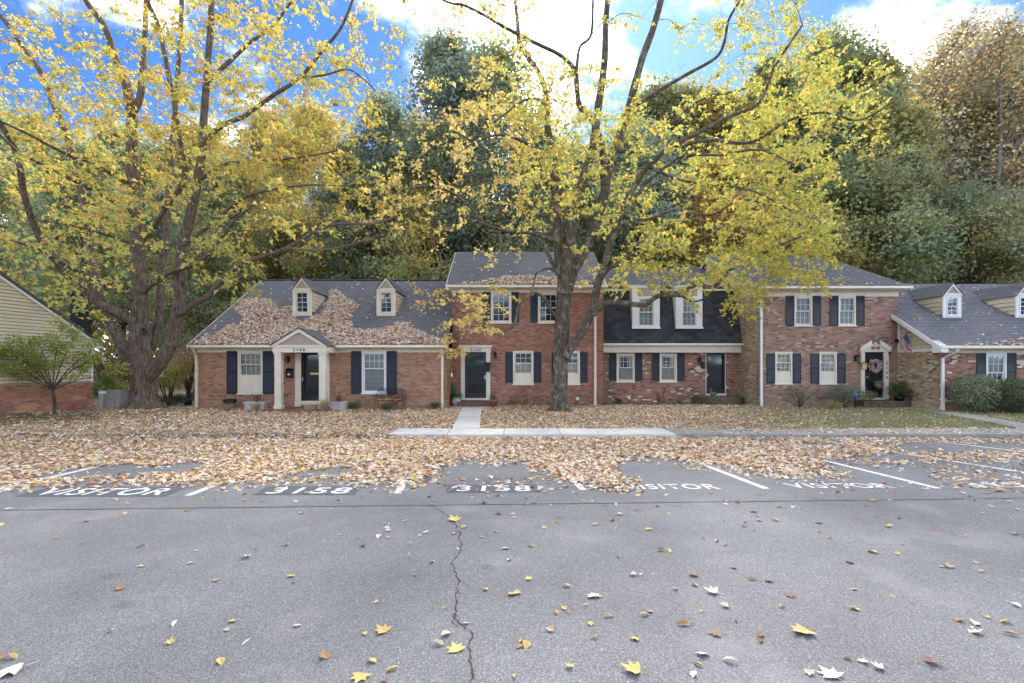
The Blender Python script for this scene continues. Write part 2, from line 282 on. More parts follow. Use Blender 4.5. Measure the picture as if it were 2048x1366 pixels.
def build_ground():
    xs = sorted(set([-1500, -400, -120, -60, -40] + [-26+i*1.0 for i in range(0, 60)] + [45, 60, 120, 400, 1500]))
    ds = sorted(set([-1500, -300, -60, -10, 3, 10, CURB_D-0.06, CURB_D+0.05] + [14+i*0.5 for i in range(0, 30)] + [30, 33, 36, 40, 45, 50, 60, 80, 120, 300, 2500]))
    v = []; f = []
    for d in ds:
        for x in xs:
            z = asph(min(d, CURB_D))-0.22 if d < CURB_D else gz(x, min(d, 90))
            if d < -60: z = asph(-60)-0.22
            v.append((x, d, z))
    n = len(xs)
    for j in range(len(ds)-1):
        for i in range(n-1): f.append((j*n+i, j*n+i+1, (j+1)*n+i+1, (j+1)*n+i))
    o = fast_mesh('ground', v, f, None, M_ground, smooth=True); tag(o, 'bare leafy soil and thin grass around the townhouses', None, kind='structure')
    mb = MB(); d0, d1 = -40.0, CURB_D
    mb.face([(-70, d0, asph(d0)), (70, d0, asph(d0)), (70, d1, asph(d1)), (-70, d1, asph(d1))])
    lot = tag(mb.build('parking_lot', M_asphalt), 'worn grey asphalt of the parking lot in front of the row', None, kind='structure')
    # newer surface of the bays, beyond a straight seam
    a, b = ground_hit(0, 1021), ground_hit(2048, 997)
    def seam(x): return a.y+(b.y-a.y)*(x-a.x)/(b.x-a.x)
    mb = MB(); mb.face([(x, seam(x), asph(seam(x))+0.004) for x in (-40, 40)]+[(40, d1-0.004, asph(d1)+0.004), (-40, d1-0.004, asph(d1)+0.004)])
    mb.build('bay_surface', M_asphalt_new, lot)
    mb = MB()
    for i in range(90):
        x0, x1 = -20+i*0.4445, -20+(i+1)*0.4445; w = 0.001+0.005*rnd.random()
        mb.face([(x0, seam(x0)-w, asph(seam(x0))+0.0065), (x1, seam(x1)-w, asph(seam(x1))+0.0065), (x1, seam(x1)+0.005, asph(seam(x1))+0.0065), (x0, seam(x0)+0.005, asph(seam(x0))+0.0065)])
    mb.build('surface_seam', mat('tar', (0.125, 0.122, 0.12), 0.8), lot)
    # the long crack and its side crack
    def crack(pts, w):
        mb = MB(); pp = []
        for (x0, y0), (x1, y1) in zip(pts[:-1], pts[1:]):
            for k in range(6):
                t = k/6; pp.append(ground_hit(x0+(x1-x0)*t+rnd.uniform(-4, 4), y0+(y1-y0)*t))
        for p, q in zip(pp[:-1], pp[1:]):
            a_ = w*(0.4+rnd.random()); e = Vector((a_, 0, 0.0045)); g = Vector((-a_, 0, 0.0045))
            mb.face([p+g, p+e, q+e, q+g])
        mb.build('crack', mat('crack_dark', (0.05, 0.04, 0.032), 0.95, 0.4, 30), lot)
    crack([(845, 1003), (880, 1020), (905, 1040), (918, 1065), (922, 1095), (905, 1130), (918, 1165), (912, 1200), (910, 1235), (930, 1255), (945, 1270), (938, 1310), (945, 1345), (940, 1400)], 0.0045)
    crack([(912, 1228), (906, 1245), (918, 1256), (940, 1258)], 0.004)
    # stall lines (near end, far end in the photograph), straight on to the kerb
    def line(n0, n1, w=0.105, far=12.6):
        p, q = ground_hit(*n0), ground_hit(*n1); d = (q-p).normalized(); q = p+d*((far-p.y)/d.y); s_ = Vector((w/2/abs(d.y), 0, 0)); u = Vector((0, 0, 0.008))
        q.z = asph(q.y); mb = MB(); n = 14
        for i in range(n):
            a_, b_ = p.lerp(q, i/n), p.lerp(q, (i+1)/n); mb.face([a_-s_+u, a_+s_+u, b_+s_+u, b_-s_+u])
        mb.build('stall_line', M_line, lot)
    for n0, n1 in [((-22, 984), (168, 940)), ((376, 992), (433, 969.6)), ((795, 988), (806, 968)), ((1168, 981), (1105, 925)), ((1532, 978), (1393.5, 925)), ((1877, 977.6), (1625.5, 916)), ((2190, 968), (1854, 915)), ((2500, 960), (1890, 885))]:
        line(n0, n1)
    # stencilled words on dark patches
    def stencil(txt, x0, x1, ybot, ytop, dark=True):
        a_, b_, t_ = ground_hit(x0, ybot), ground_hit(x1, ybot), ground_hit((x0+x1)/2, ytop); c = (a_+b_)/2; h = t_.y-c.y; w = b_.x-a_.x
        ang = math.atan2(-(c.x-0.45*0)*0, 1)
        if dark:
            mb = MB(); e = 0.13; k = (950-CX)/FPX; g = 0.08
            mb.face([(x+(d-c.y)*k, d, asph(d)+0.0075) for x, d in ((a_.x-e, c.y-g), (b_.x+e, c.y-g), (b_.x+e, t_.y+g), (a_.x-e, t_.y+g))]); mb.build('stencil_patch', M_patch, lot)
        cu = bpy.data.curves.new('stencil_text', 'FONT'); cu.body = txt; cu.align_x = 'CENTER'; cu.size = 1.0; cu.offset = 0.012; cu.space_character = 1.12
        o = bpy.data.objects.new('stencil_text', text_mesh(cu, 'stencil_text')); COL.objects.link(o); o.data.materials.append(M_line)
        xs = [v.co.x for v in o.data.vertices]; dx, dy = max(xs)-min(xs), 0.72
        o.scale = (w/dx, h/dy, 1); o.location = (c.x, c.y, asph(c.y)+0.0105); o.rotation_euler = (-0.02, 0, 0); o.parent = lot
    stencil('VISITOR', 58, 318, 991, 977.5); stencil('3158', 527, 692, 988, 976); stencil('3158', 911, 1061, 983, 972)
    stencil('VISITOR', 1250, 1443, 979, 969, False); stencil('VISITOR', 1586, 1794, 977, 967.5, False); stencil('3156', 1945, 2105, 974.5, 966, False)
    # sidewalk: slabs with joints, top 0.1 above the lot at the kerb
    sw = thing('sidewalk', (0, CURB_D, 0.0), 'concrete sidewalk with a low kerb edge along the parking bays', None); del sw['label']; sw['kind'] = 'structure'; sw['label'] = 'concrete sidewalk with a low kerb edge along the parking bays'
    x = -3.28-1.53*14
    for i in range(40):
        new = -3.4 < x < 3.0; dz = rnd.uniform(-0.006, 0.006); mb = MB(); top = 0.105+dz; e = 0.012
        mb.box(x+0.006, x+1.524, CURB_D+0.0, 14.52+rnd.uniform(-0.01, 0.01), -0.25, top); mb.build('slab', M_concrete_new if new else M_concrete, sw, bevel=0.012); x += 1.53
    wk = thing('front_walk', (-1.6, 18, 0.1), 'x', None); wk['kind'] = 'structure'; wk['label'] = 'pale concrete walk from the sidewalk to the 3158 door'
    for i in range(4):
        t0, t1 = i/4, (i+1)/4; d0, d1 = 14.53+t0*7.2+0.006, 14.53+t1*7.2-0.006; xa = lambda t: -1.74-0.43*t; xb = lambda t: -0.95-0.36*t; mb = MB(); zt = 0.118+0.02*t0
        mb.add([(xa(t0), d0, -0.1), (xb(t0), d0, -0.1), (xb(t1), d1, -0.1), (xa(t1), d1, -0.1), (xa(t0), d0, zt), (xb(t0), d0, zt), (xb(t1), d1, zt+0.012), (xa(t1), d1, zt+0.012)],
               [(0,3,2,1),(4,5,6,7),(0,1,5,4),(1,2,6,5),(2,3,7,6),(3,0,4,7)]); mb.build('slab', M_concrete_new, wk, bevel=0.01)
    wk2 = thing('curved_walk', (18, 19.5, 0.1), 'x', None); wk2['kind'] = 'structure'; wk2['label'] = 'narrow concrete walk curving to the right from the 3154 stoop'
    pts = [(1782, 811), (1822, 815), (1870, 822), (1930, 831), (1990, 842), (2050, 853), (2130, 868)]; pl = []
    for (px, py) in pts:
        D = 1.79/((py-HY)/FPX); pl.append(Vector((WX(px, D), D, 0)))
    for p, q in zip(pl[:-1], pl[1:]):
        d = (q-p).normalized(); nrm = Vector((-d.y, d.x, 0))*0.42; p2 = p+d*0.006; q2 = q-d*0.006; mb = MB()
        b = [p2-nrm, q2-nrm, q2+nrm, p2+nrm]; mb.add([(w.x, w.y, -0.1) for w in b]+[(w.x, w.y, 0.128) for w in b], [(0,3,2,1),(4,5,6,7),(0,1,5,4),(1,2,6,5),(2,3,7,6),(3,0,4,7)])
        mb.build('slab', M_concrete, wk2, bevel=0.01)
build_ground()
# ------------------------------------------------------------------ townhouse kit (facades face -Y, towards the lot)
def warm(c): return (min(1, c[0]*1.16), min(1, c[1]*1.22), min(1, c[2]*1.14))
def shade(c, k): return tuple(min(1, x*k) for x in c)
BRICK = dict(
    orange=[((0.37, 0.185, 0.115), 6), ((0.33, 0.16, 0.10), 5), ((0.42, 0.22, 0.14), 3), ((0.25, 0.12, 0.08), 2), ((0.19, 0.10, 0.075), 0.7)],
    red=[((0.30, 0.125, 0.085), 6), ((0.34, 0.15, 0.105), 4), ((0.25, 0.10, 0.07), 4), ((0.20, 0.08, 0.06), 1.5), ((0.38, 0.19, 0.13), 1)],
    mixed=[((0.29, 0.125, 0.09), 6), ((0.34, 0.16, 0.115), 4), ((0.22, 0.09, 0.07), 4), ((0.10, 0.06, 0.055), 1.2), ((0.55, 0.45, 0.36), 1.0)],
    pink=[((0.31, 0.172, 0.132), 6), ((0.28, 0.145, 0.108), 5), ((0.35, 0.205, 0.155), 3), ((0.17, 0.10, 0.09), 2.2), ((0.43, 0.29, 0.22), 0.8)],
    moss=[((0.34, 0.25, 0.17), 6), ((0.38, 0.29, 0.20), 4), ((0.33, 0.19, 0.13), 4), ((0.19, 0.14, 0.10), 2), ((0.46, 0.38, 0.28), 1.5)])
M_brick = mat('brick', (1, 1, 1), 0.85, 0.14, 30, bump=0.25, bscale=90, attr=True, stain=(0.14, 0.115, 0.075), stain_amt=0.30, stain_scale=0.9)
def pick(pal):
    t = rnd.random()*sum(w for _, w in pal)
    for c, w in pal:
        t -= w
        if t <= 0: return shade(c, rnd.uniform(0.9, 1.1))
    return pal[0][0]
def bricks(parent, fn, u0, u1, z0, z1, holes, pal, top=None, name='brickwork', out=0.007, cluster=None):
    "running bond of single bricks standing 7 mm proud of the mortar; fn(u, z, d): wall coordinates -> point, d outwards"
    pal = [(warm(c_), w_) for c_, w_ in pal]; cluster = cluster and [(warm(c_), w_) for c_, w_ in cluster]
    mb = MB(); bl, bh, j = 0.203, 0.0675, 0.0095; row = 0; z = z0
    while z+bh <= z1+0.03:
        zt = min(z+bh, z1); u = u0-(0.5*(bl+j) if row % 2 else 0)
        while u < u1:
            a, b = max(u, u0), min(u+bl, u1); segs = [(a, b)]
            for (h0, h1, k0, k1) in holes:
                if zt <= k0+0.005 or z >= k1-0.005: continue
                ns = []
                for (p, q) in segs:
                    if q <= h0 or p >= h1: ns.append((p, q)); continue
                    if p < h0: ns.append((p, h0))
                    if q > h1: ns.append((h1, q))
                segs = ns
            c = pick(pal)
            if cluster and mnoise.noise(Vector((u*0.9, z*2.6, row*0.07))) > 0.50: c = pick(cluster)
            for (p, q) in segs:
                if q-p < 0.03: continue
                zz = zt
                if top:
                    zz = min(zt, top(p), top(q))
                    if zz-z < 0.02: continue
                o = out+rnd.uniform(-0.0025, 0.0025)
                v = [fn(p, z, -0.01), fn(q, z, -0.01), fn(q, zz, -0.01), fn(p, zz, -0.01), fn(p, z, o), fn(q, z, o), fn(q, zz, o), fn(p, zz, o)]
                mb.add(v, [(4,5,6,7),(0,1,5,4),(1,2,6,5),(2,3,7,6),(3,0,4,7)], c)
            u += bl+j
        z += bh+j; row += 1
    o = mb.build(name, M_brick, parent); o['kind'] = 'stuff'; return o
def wall(parent, fn, u0, u1, z0, z1, holes, thick=0.24, m=None, name='wall', top=None):
    "mortar backing with real openings"
    mb = MB(); zs = sorted(set([z0, z1]+[k for h in holes for k in h[2:4] if z0 < k < z1]))
    for a, b in zip(zs[:-1], zs[1:]):
        zm = (a+b)/2; runs = [(u0, u1)]
        for (h0, h1, k0, k1) in holes:
            if k0 < zm < k1:
                ns = []
                for p, q in runs:
                    if q <= h0 or p >= h1: ns.append((p, q)); continue
                    if p < h0: ns.append((p, h0))
                    if q > h1: ns.append((h1, q))
                runs = ns
        for p, q in runs: mb.prism([(p, a), (q, a), (q, b), (p, b)], lambda u, v, d: fn(u, v, d), 0.0, -thick)
    if top: mb.prism(top, lambda u, v, d: fn(u, v, d), 0.0, -thick)
    return mb.build(name, m or M_mortar, parent)
def front(D): return lambda u, z, d: Vector((u, D-d, z))
def side_left(X): return lambda u, z, d: Vector((X-d, u, z))        # faces -X, u = depth
def side_right(X): return lambda u, z, d: Vector((X+d, u, z))       # faces +X

def frame_boxes(mb, x0, x1, z0, z1, w, y0, y1, wb=None, wt=None):
    wb = wb or w; wt = wt or w
    mb.box(x0, x0+w, y0, y1, z0, z1); mb.box(x1-w, x1, y0, y1, z0, z1); mb.box(x0+w, x1-w, y0, y1, z1-wt, z1); mb.box(x0+w, x1-w, y0, y1, z0, z0+wb)
def sash(parent, x0, x1, z0, z1, y, nx, nz, m, gm, fw=0.04, mw=0.018):
    mb = MB(); frame_boxes(mb, x0, x1, z0, z1, fw, y, y+0.035)
    for i in range(1, nx):
        xm = x0+fw+(x1-x0-2*fw)*i/nx; mb.box(xm-mw/2, xm+mw/2, y+0.004, y+0.026, z0+fw, z1-fw)
    for k in range(1, nz):
        zm = z0+fw+(z1-z0-2*fw)*k/nz
        for i in range(nx):
            a = x0+fw+(x1-x0-2*fw)*i/nx+(mw/2 if i else 0); b = x0+fw+(x1-x0-2*fw)*(i+1)/nx-(mw/2 if i < nx-1 else 0); mb.box(a, b, y+0.005, y+0.025, zm-mw/2, zm+mw/2)
    mb.build('sash', m, parent)
    g = MB(); g.box(x0+fw*0.8, x1-fw*0.8, y+0.014, y+0.020, z0+fw*0.8, z1-fw*0.8); g.build('pane', gm, parent)
def drape(parent, x0, x1, z0, z1, y, m, name='curtain', waves=7, amp=0.018, slats=False):
    mb = MB()
    if slats:
        n = max(4, int((z1-z0)/0.055))
        for i in range(n):
            z = z0+(z1-z0)*i/n; mb.box(x0, x1, y, y+0.012, z+0.006, z+(z1-z0)/n-0.004)
    else:
        n = waves*6
        for i in range(n):
            a, b = i/n, (i+1)/n; f = lambda t: y+amp*math.sin(t*waves*2*math.pi)
            mb.face([(x0+(x1-x0)*a, f(a), z0), (x0+(x1-x0)*b, f(b), z0), (x0+(x1-x0)*b, f(b), z1), (x0+(x1-x0)*a, f(a), z1)])
    mb.build(name, m, parent, smooth=not slats)
def window(h, D, x0, x1, z0, z1, m=None, up=(3, 2), lo=(3, 2), split=0.5, apron=0.0, cover=None, glass=None, casing=0.075, up_cover=None):
    "double-hung window: casing, two sashes, panes, sill, what hangs behind the glass; apron = height of a panelled part below"
    m = m or M_cream; glass = glass or M_glass; mb = MB(); frame_boxes(mb, x0, x1, z0, z1, casing, D-0.035, D+0.06); w = mb.build('window', m, h, bevel=0.006)
    gx0, gx1, gz0, gz1 = x0+casing+0.003, x1-casing-0.003, z0+casing+apron+0.003, z1-casing-0.003; zm = gz0+(gz1-gz0)*(1-split)
    sash(w, gx0, gx1, zm-0.018, gz1, D+0.0, up[0], up[1], m, glass); sash(w, gx0, gx1, gz0, zm+0.018, D+0.042, lo[0], lo[1], m, glass)
    mb = MB(); mb.box(x0-0.04, x1+0.04, D-0.075, D-0.037, z0-0.035, z0+0.02); mb.build('sill', m, w, bevel=0.006)
    if apron:
        mb = MB(); mb.box(x0+casing+0.002, x1-casing-0.002, D-0.002, D+0.05, z0+casing+0.002, gz0-0.003); a = 0.07
        frame_boxes(mb, x0+casing+a, x1-casing-a, z0+casing+a*0.7, gz0-a*0.7, 0.022, D-0.014, D-0.003); mb.build('apron_panel', m, w)
    mb = MB(); mb.box(x0+0.02, x1-0.02, D+0.45, D+0.47, z0+0.02, z1-0.02); mb.box(x0+0.01, x0+0.03, D+0.1, D+0.45, z0+0.02, z1-0.02); mb.box(x1-0.03, x1-0.01, D+0.1, D+0.45, z0+0.02, z1-0.02); mb.build('dark_room', M_room, w)
    y = D+0.12
    if cover == 'blind': drape(w, gx0, gx1, gz0, gz1, y, M_blind, 'blind', slats=True)
    elif cover == 'curtain': drape(w, gx0, gx1, gz0, gz1, y, M_curtain)
    elif cover == 'sheer': drape(w, gx0, gx1, gz0, gz1, y, M_curtain_w, waves=9)
    elif cover == 'lower': drape(w, gx0, gx1, gz0, zm, y, M_curtain_w, waves=8)
    elif cover == 'swag':
        drape(w, gx0, gx1, gz0, zm, y, M_curtain, waves=10); drape(w, gx0, gx0+(gx1-gx0)*0.22, zm, gz1, y, M_curtain_w, waves=2); drape(w, gx1-(gx1-gx0)*0.25, gx1, zm, gz1, y, M_curtain_w, waves=2); drape(w, gx0, gx1, gz1-0.12, gz1, y-0.02, M_curtain_w, waves=8)
    elif cover == 'half': drape(w, gx0, gx1, zm-0.1, gz1, y, M_curtain_w, waves=6, slats=False)
    return w
def shutter(h, D, x0, x1, z0, z1, m=None, ml=None):
    m = m or M_shutter; ml = ml or M_louvre; mb = MB(); w = 0.042; y0, y1 = D-0.048, D-0.012; zm = z0+(z1-z0)*0.52
    mb.box(x0, x0+w, y0, y1, z0, z1); mb.box(x1-w, x1, y0, y1, z0, z1)
    for a, b in ((z0, z0+0.085), (zm-0.03, zm+0.03), (z1-0.06, z1)): mb.box(x0+w, x1-w, y0, y1, a, b)
    s_ = mb.build('shutter', m, h, bevel=0.004)
    for a, b in ((z0+0.085, zm-0.03), (zm+0.03, z1-0.06)):
        lb = MB(); n = int((b-a)/0.042)
        for i in range(n):
            z = a+(b-a)*i/n; hh = (b-a)/n
            lb.add([(x0+w, y0+0.008, z), (x1-w, y0+0.008, z), (x1-w, y0+0.024, z+hh*1.05), (x0+w, y0+0.024, z+hh*1.05), (x0+w, y0+0.026, z-0.002), (x1-w, y0+0.026, z-0.002)], [(0,1,2,3), (0,4,5,1)])
        lb.box(x0+w-0.002, x1-w+0.002, y0+0.03, y0+0.034, a, b); lb.build('louvre_panel', ml, s_)
def window_pair(h, D, c0, c1, zb, zt, sw, **k):
    "window between two shutters; pixel-free metres"
    sm = k.pop('shutter_m', None); sl = k.pop('shutter_l', None); sz = k.pop('sz', (zb, zt)); gap = k.pop('gap', 0.012); left = k.pop('left', True); right = k.pop('right', True)
    window(h, D, c0, c1, zb, zt, **k)
    if left: shutter(h, D, c0-gap-sw, c0-gap, sz[0], sz[1], sm, sl)
    if right: shutter(h, D, c1+gap, c1+gap+sw, sz[0], sz[1], sm, sl)
def shingle_mat(name, base, dark):
    m = bpy.data.materials.new(name); m.use_nodes = True; nt = m.node_tree; N = nt.nodes.new; L = nt.links.new; pb = nt.nodes['Principled BSDF']
    uv = N('ShaderNodeUVMap'); uv.uv_map = 'slope'; br = N('ShaderNodeTexBrick'); L(uv.outputs[0], br.inputs['Vector']); br.inputs['Scale'].default_value = 1.0
    br.inputs['Brick Width'].default_value = 0.305; br.inputs['Row Height'].default_value = 0.14; br.inputs['Mortar Size'].default_value = 0.011; br.offset = 0.5
    br.inputs['Color1'].default_value = (*base, 1); br.inputs['Color2'].default_value = (*shade(base, 0.72), 1); br.inputs['Mortar'].default_value = (*shade(base, 0.4), 1); br.inputs['Bias'].default_value = 0.0
    mp = N('ShaderNodeMapping'); L(uv.outputs[0], mp.inputs[0]); mp.inputs['Scale'].default_value = (1.2, 0.12, 1)
    n1 = N('ShaderNodeTexNoise'); L(mp.outputs[0], n1.inputs['Vector']); n1.inputs['Scale'].default_value = 1.0; n1.inputs['Detail'].default_value = 6
    r1 = N('ShaderNodeMapRange'); L(n1.outputs['Fac'], r1.inputs[0]); r1.inputs[1].default_value = 0.42; r1.inputs[2].default_value = 0.68; r1.inputs[4].default_value = 0.75
    mx = N('ShaderNodeMix'); mx.data_type = 'RGBA'; L(r1.outputs[0], mx.inputs[0]); L(br.outputs[0], mx.inputs[6]); mx.inputs[7].default_value = (*dark, 1)
    n2 = N('ShaderNodeTexNoise'); L(uv.outputs[0], n2.inputs['Vector']); n2.inputs['Scale'].default_value = 38; r2 = N('ShaderNodeMapRange'); L(n2.outputs['Fac'], r2.inputs[0]); r2.inputs[3].default_value = 0.6; r2.inputs[4].default_value = 1.4
    sc = N('ShaderNodeVectorMath'); sc.operation = 'SCALE'; L(mx.outputs[2], sc.inputs[0]); L(r2.outputs[0], sc.inputs['Scale']); L(sc.outputs[0], pb.inputs['Base Color']); pb.inputs['Roughness'].default_value = 0.9
    pb.inputs['Specular IOR Level'].default_value = 0.25
    bp = N('ShaderNodeBump'); bp.inputs['Strength'].default_value = 0.4; bp.inputs['Distance'].default_value = 0.01; L(n2.outputs['Fac'], bp.inputs['Height']); L(bp.outputs[0], pb.inputs['Normal'])
    return m
M_shingle = shingle_mat('grey_shingles', (0.175, 0.177, 0.188), (0.115, 0.116, 0.12))
M_shingle2 = shingle_mat('slate_shingles', (0.18, 0.184, 0.196), (0.13, 0.132, 0.137))
def slope_roof(parent, a0, a1, b0, b1, m, name='roof', thick=0.09):
    """shingle slope: eave corners a0->a1, ridge corners b0->b1; every course is a lapped strip with its own butt edge"""
    a0, a1, b0, b1 = map(Vector, (a0, a1, b0, b1)); mb = MB(); L_ = ((b0-a0).length+(b1-a1).length)/2; n = max(2, int(L_/0.14)); nrm = (a1-a0).cross(b0-a0).normalized()
    if nrm.z < 0 and abs(nrm.z) > 0.05: nrm = -nrm
    uvs = []
    for i in range(n):
        t0, t1 = i/n, (i+1)/n; p0, p1, q0, q1 = a0.lerp(b0, t0), a1.lerp(b1, t0), a0.lerp(b0, t1), a1.lerp(b1, t1); up = nrm*0.011; lo = nrm*0.001
        mb.face([p0+up, p1+up, q1+lo, q0+lo]); mb.face([p0, p1, p1+up, p0+up])
        W = (p1-p0).length; W2 = (q1-q0).length; off = (q0-p0).dot((a1-a0).normalized()); k = i*0.14
        uvs += [(0, k), (W, k), (off+W2, k+0.14), (off, k+0.14), (0, k), (W, k), (W, k), (0, k)]
    base = len(mb.f); dn = -nrm*thick
    mb.add([a0, a1, b1, b0, a0+dn, a1+dn, b1+dn, b0+dn], [(4,7,6,5), (0,4,5,1), (1,5,6,2), (3,2,6,7), (0,3,7,4)]); uvs += [(0, 0)]*20
    o = mb.build(name, m, parent); ul = o.data.uv_layers.new(name='slope'); ul.data.foreach_set('uv', np.array(uvs, np.float32).ravel()); return o
def gutter(h, x0, x1, D, z, m=None, depth=0.13):
    mb = MB(); prof = [(0, 0), (-0.02, -0.10), (0.03, -0.125), (depth-0.01, -0.125), (depth, 0.0), (depth-0.02, 0.0), (depth-0.02, -0.10), (0.02, -0.10), (0.018, 0.0)]
    mb.prism(prof, lambda u, v, d: Vector((d, D+u-0.02, z+v)), x0, x1); return mb.build('gutter', m or M_cream, h)
def downspout(h, x, D, ztop, zbot, w=0.10, elbow=0.32, m=None, dxe=0.0):
    mb = MB(); d = 0.075; m = m or M_cream
    def rect(p, q, w_, d_):
        p, q = Vector(p), Vector(q); mb.add([p+Vector((sx*w_/2, sy*d_/2, 0)) for sx, sy in ((-1,-1),(1,-1),(1,1),(-1,1))]+[q+Vector((sx*w_/2, sy*d_/2, 0)) for sx, sy in ((-1,-1),(1,-1),(1,1),(-1,1))], [(0,1,5,4),(1,2,6,5),(2,3,7,6),(3,0,4,7),(3,2,1,0),(4,5,6,7)])
    rect((x+dxe, D-elbow, ztop-0.10), (x+dxe, D-elbow, ztop), w, d); rect((x, D-0.06, ztop-0.10-elbow*0.8), (x+dxe, D-elbow, ztop-0.10), w, d)
    rect((x, D-0.06, zbot+0.35), (x, D-0.06, ztop-0.10-elbow*0.8), w, d); rect((x, D-0.065, zbot), (x, D-0.065, zbot+0.35), w*1.08, d*1.08)
    o = mb.build('downspout', m, h)
    for z in (zbot+0.36, (zbot+ztop)/2+0.2):
        b = MB(); b.box(x-w*0.62, x+w*0.62, D-0.105, D-0.012, z, z+0.03); b.build('strap', m, o)
    return o
def storm_door(h, D, x0, x1, z0, z1, handle_side=-1, glass_bottom=0.12, m=None):
    m = m or M_black; mb = MB(); frame_boxes(mb, x0, x1, z0, z1, 0.085, D-0.03, D+0.015, wb=glass_bottom+0.1, wt=0.10); d = mb.build('door', m, h, bevel=0.005)
    g = MB(); g.box(x0+0.08, x1-0.08, D-0.012, D-0.006, z0+glass_bottom+0.09, z1-0.09); g.build('pane', M_glass_dark, d)
    b = MB(); b.box(x0+0.02, x1-0.02, D+0.10, D+0.14, z0, z1-0.02); zz = [(0.12, 0.42), (0.5, 0.72), (0.78, 0.95)]
    for a_, c_ in zz:
        for sx in (0, 1): xa = x0+0.12+sx*(x1-x0-0.2)/2; frame_boxes(b, xa, xa+(x1-x0-0.3)/2, z0+(z1-z0)*a_, z0+(z1-z0)*c_, 0.02, D+0.088, D+0.101)
    b.build('inner_door', mat('inner_door_paint', (0.03, 0.026, 0.03), 0.4), d)
    xh = x0+0.045 if handle_side < 0 else x1-0.045; zh = z0+(z1-z0)*0.45; k = MB(); k.box(xh-0.018, xh+0.018, D-0.045, D-0.029, zh-0.09, zh+0.09); k.tube([(xh, D-0.045, zh), (xh, D-0.085, zh), (xh-handle_side*0.07, D-0.085, zh)], [0.010]*3, 8); k.build('handle', M_silver, d)
    return d
def lantern(x, D, z, label, group='black wall lanterns', s=1.0, m=None):
    t = thing('wall_lantern', (x, D, z), label, 'lantern', group); m = m or M_metal_dark
    b = MB(); b.box(x-0.05*s, x+0.05*s, D-0.03, D-0.007, z-0.12*s, z+0.12*s); b.tube([(x, D-0.03, z+0.05*s), (x, D-0.10*s-0.03, z+0.13*s), (x, D-0.15*s, z+0.11*s)], [0.012]*3, 8); b.build('bracket', m, t)
    b = MB(); yc = D-0.15*s; b.lathe((x, yc, z-0.16*s), [(0.02*s, -0.02*s), (0.06*s, 0.0), (0.06*s, 0.012*s)], 6); b.lathe((x, yc, z+0.06*s), [(0.095*s, 0.0), (0.085*s, 0.02*s), (0.03*s, 0.07*s), (0.012*s, 0.10*s)], 6)
    for k in range(6):
        a = math.pi*2*k/6; b.tube([(x+0.06*s*math.cos(a), yc+0.06*s*math.sin(a), z-0.15*s), (x+0.085*s*math.cos(a), yc+0.085*s*math.sin(a), z+0.06*s)], [0.007*s]*2, 4)
    b.build('cage', m, t); g = MB(); g.lathe((x, yc, z-0.148*s), [(0.055*s, 0.0), (0.078*s, 0.205*s)], 6); g.build('lamp_glass', M_glass, t); return t
def mailbox(x, D, z, w, hgt, label, m, plate=False, flap=True):
    t = thing('mailbox', (x, D, z), label, 'mailbox', 'mailboxes beside the front doors'); b = MB(); d = 0.11
    b.prism([(-0.009, 0), (-d, 0), (-d, hgt*0.78), (-0.009, hgt)], lambda u, v, e: Vector((x+e, D+u, z+v)), -w/2, w/2); b.build('box', m, t, bevel=0.008)
    b = MB(); b.prism([(-0.007, hgt+0.002), (-d-0.02, hgt*0.79), (-d-0.02, hgt*0.70), (-d-0.004, hgt*0.70), (-d-0.004, hgt*0.785), (-0.007, hgt-0.006)], lambda u, v, e: Vector((x+e, D+u, z+v+0.012)), -w/2-0.012, w/2+0.012); b.build('lid', m, t)
    if plate:
        b = MB(); n = 18; b.face([(x+0.055*math.cos(2*math.pi*k/n), D-d-0.003, z+hgt*0.4+0.035*math.sin(2*math.pi*k/n)) for k in range(n)]); b.build('oval_plate', M_white, t)
        b = MB()
        for q in range(5): b.lathe((x-w*0.4+q*w*0.2, D-0.05, z+hgt+0.01), [(0.02, 0), (0.03, 0.02), (0.008, 0.045)], 6)
        b.build('scroll_crest', m, t)
    return t
def text_on(parent, txt, x, D, z, size, m, vertical=False, name='digit', ext=0.006):
    "house number: every digit a piece of its own"
    n = len(txt)
    for i, ch in enumerate(txt):
        cu = bpy.data.curves.new(name, 'FONT'); cu.body = ch; cu.align_x = 'CENTER'; cu.align_y = 'CENTER'; cu.size = size; cu.extrude = ext; cu.offset = 0.002
        o = bpy.data.objects.new(name, text_mesh(cu, name)); COL.objects.link(o); o.data.materials.append(m); o.parent = parent
        dx, dz = (0, ((n-1)/2-i)*size*1.25) if vertical else ((i-(n-1)/2)*size*0.78, 0)
        o.location = Vector((x+dx, D-ext-0.002, z+dz))-origin(parent); o.rotation_euler = (math.pi/2, 0, 0)
def siding(parent, fn, poly_fn, z0, z1, step, m, name='siding_board', lap=0.016, mitre=None):
    "one lapped board per course; poly_fn(z) -> (u0, u1) extent of the wall at that height or None"
    z = z0
    while z < z1-0.01:
        zt = min(z+step, z1); a, b = poly_fn(z+0.001), poly_fn(zt-0.001)
        if a is None: z = zt; continue
        if b is None or b[1]-b[0] < 0.02: b = ((a[0]+a[1])/2-0.005, (a[0]+a[1])/2+0.005) if b is None else b
        mb = MB(); g_ = min(0.016, (zt-z)*0.3); v = [fn(a[0], z+g_, lap), fn(a[1], z+g_, lap), fn(b[1], zt, 0.006), fn(b[0], zt, 0.006), fn(a[0], z+g_, 0.002), fn(a[1], z+g_, 0.002), fn(b[1], zt, 0.002), fn(b[0], zt, 0.002)]  # open gap at the board foot shapes the shadow line below each lap
        mb.add(v, [(0,1,2,3), (0,4,5,1), (1,5,6,2), (3,2,6,7), (0,3,7,4)]); mb.build(name, m, parent); z = zt
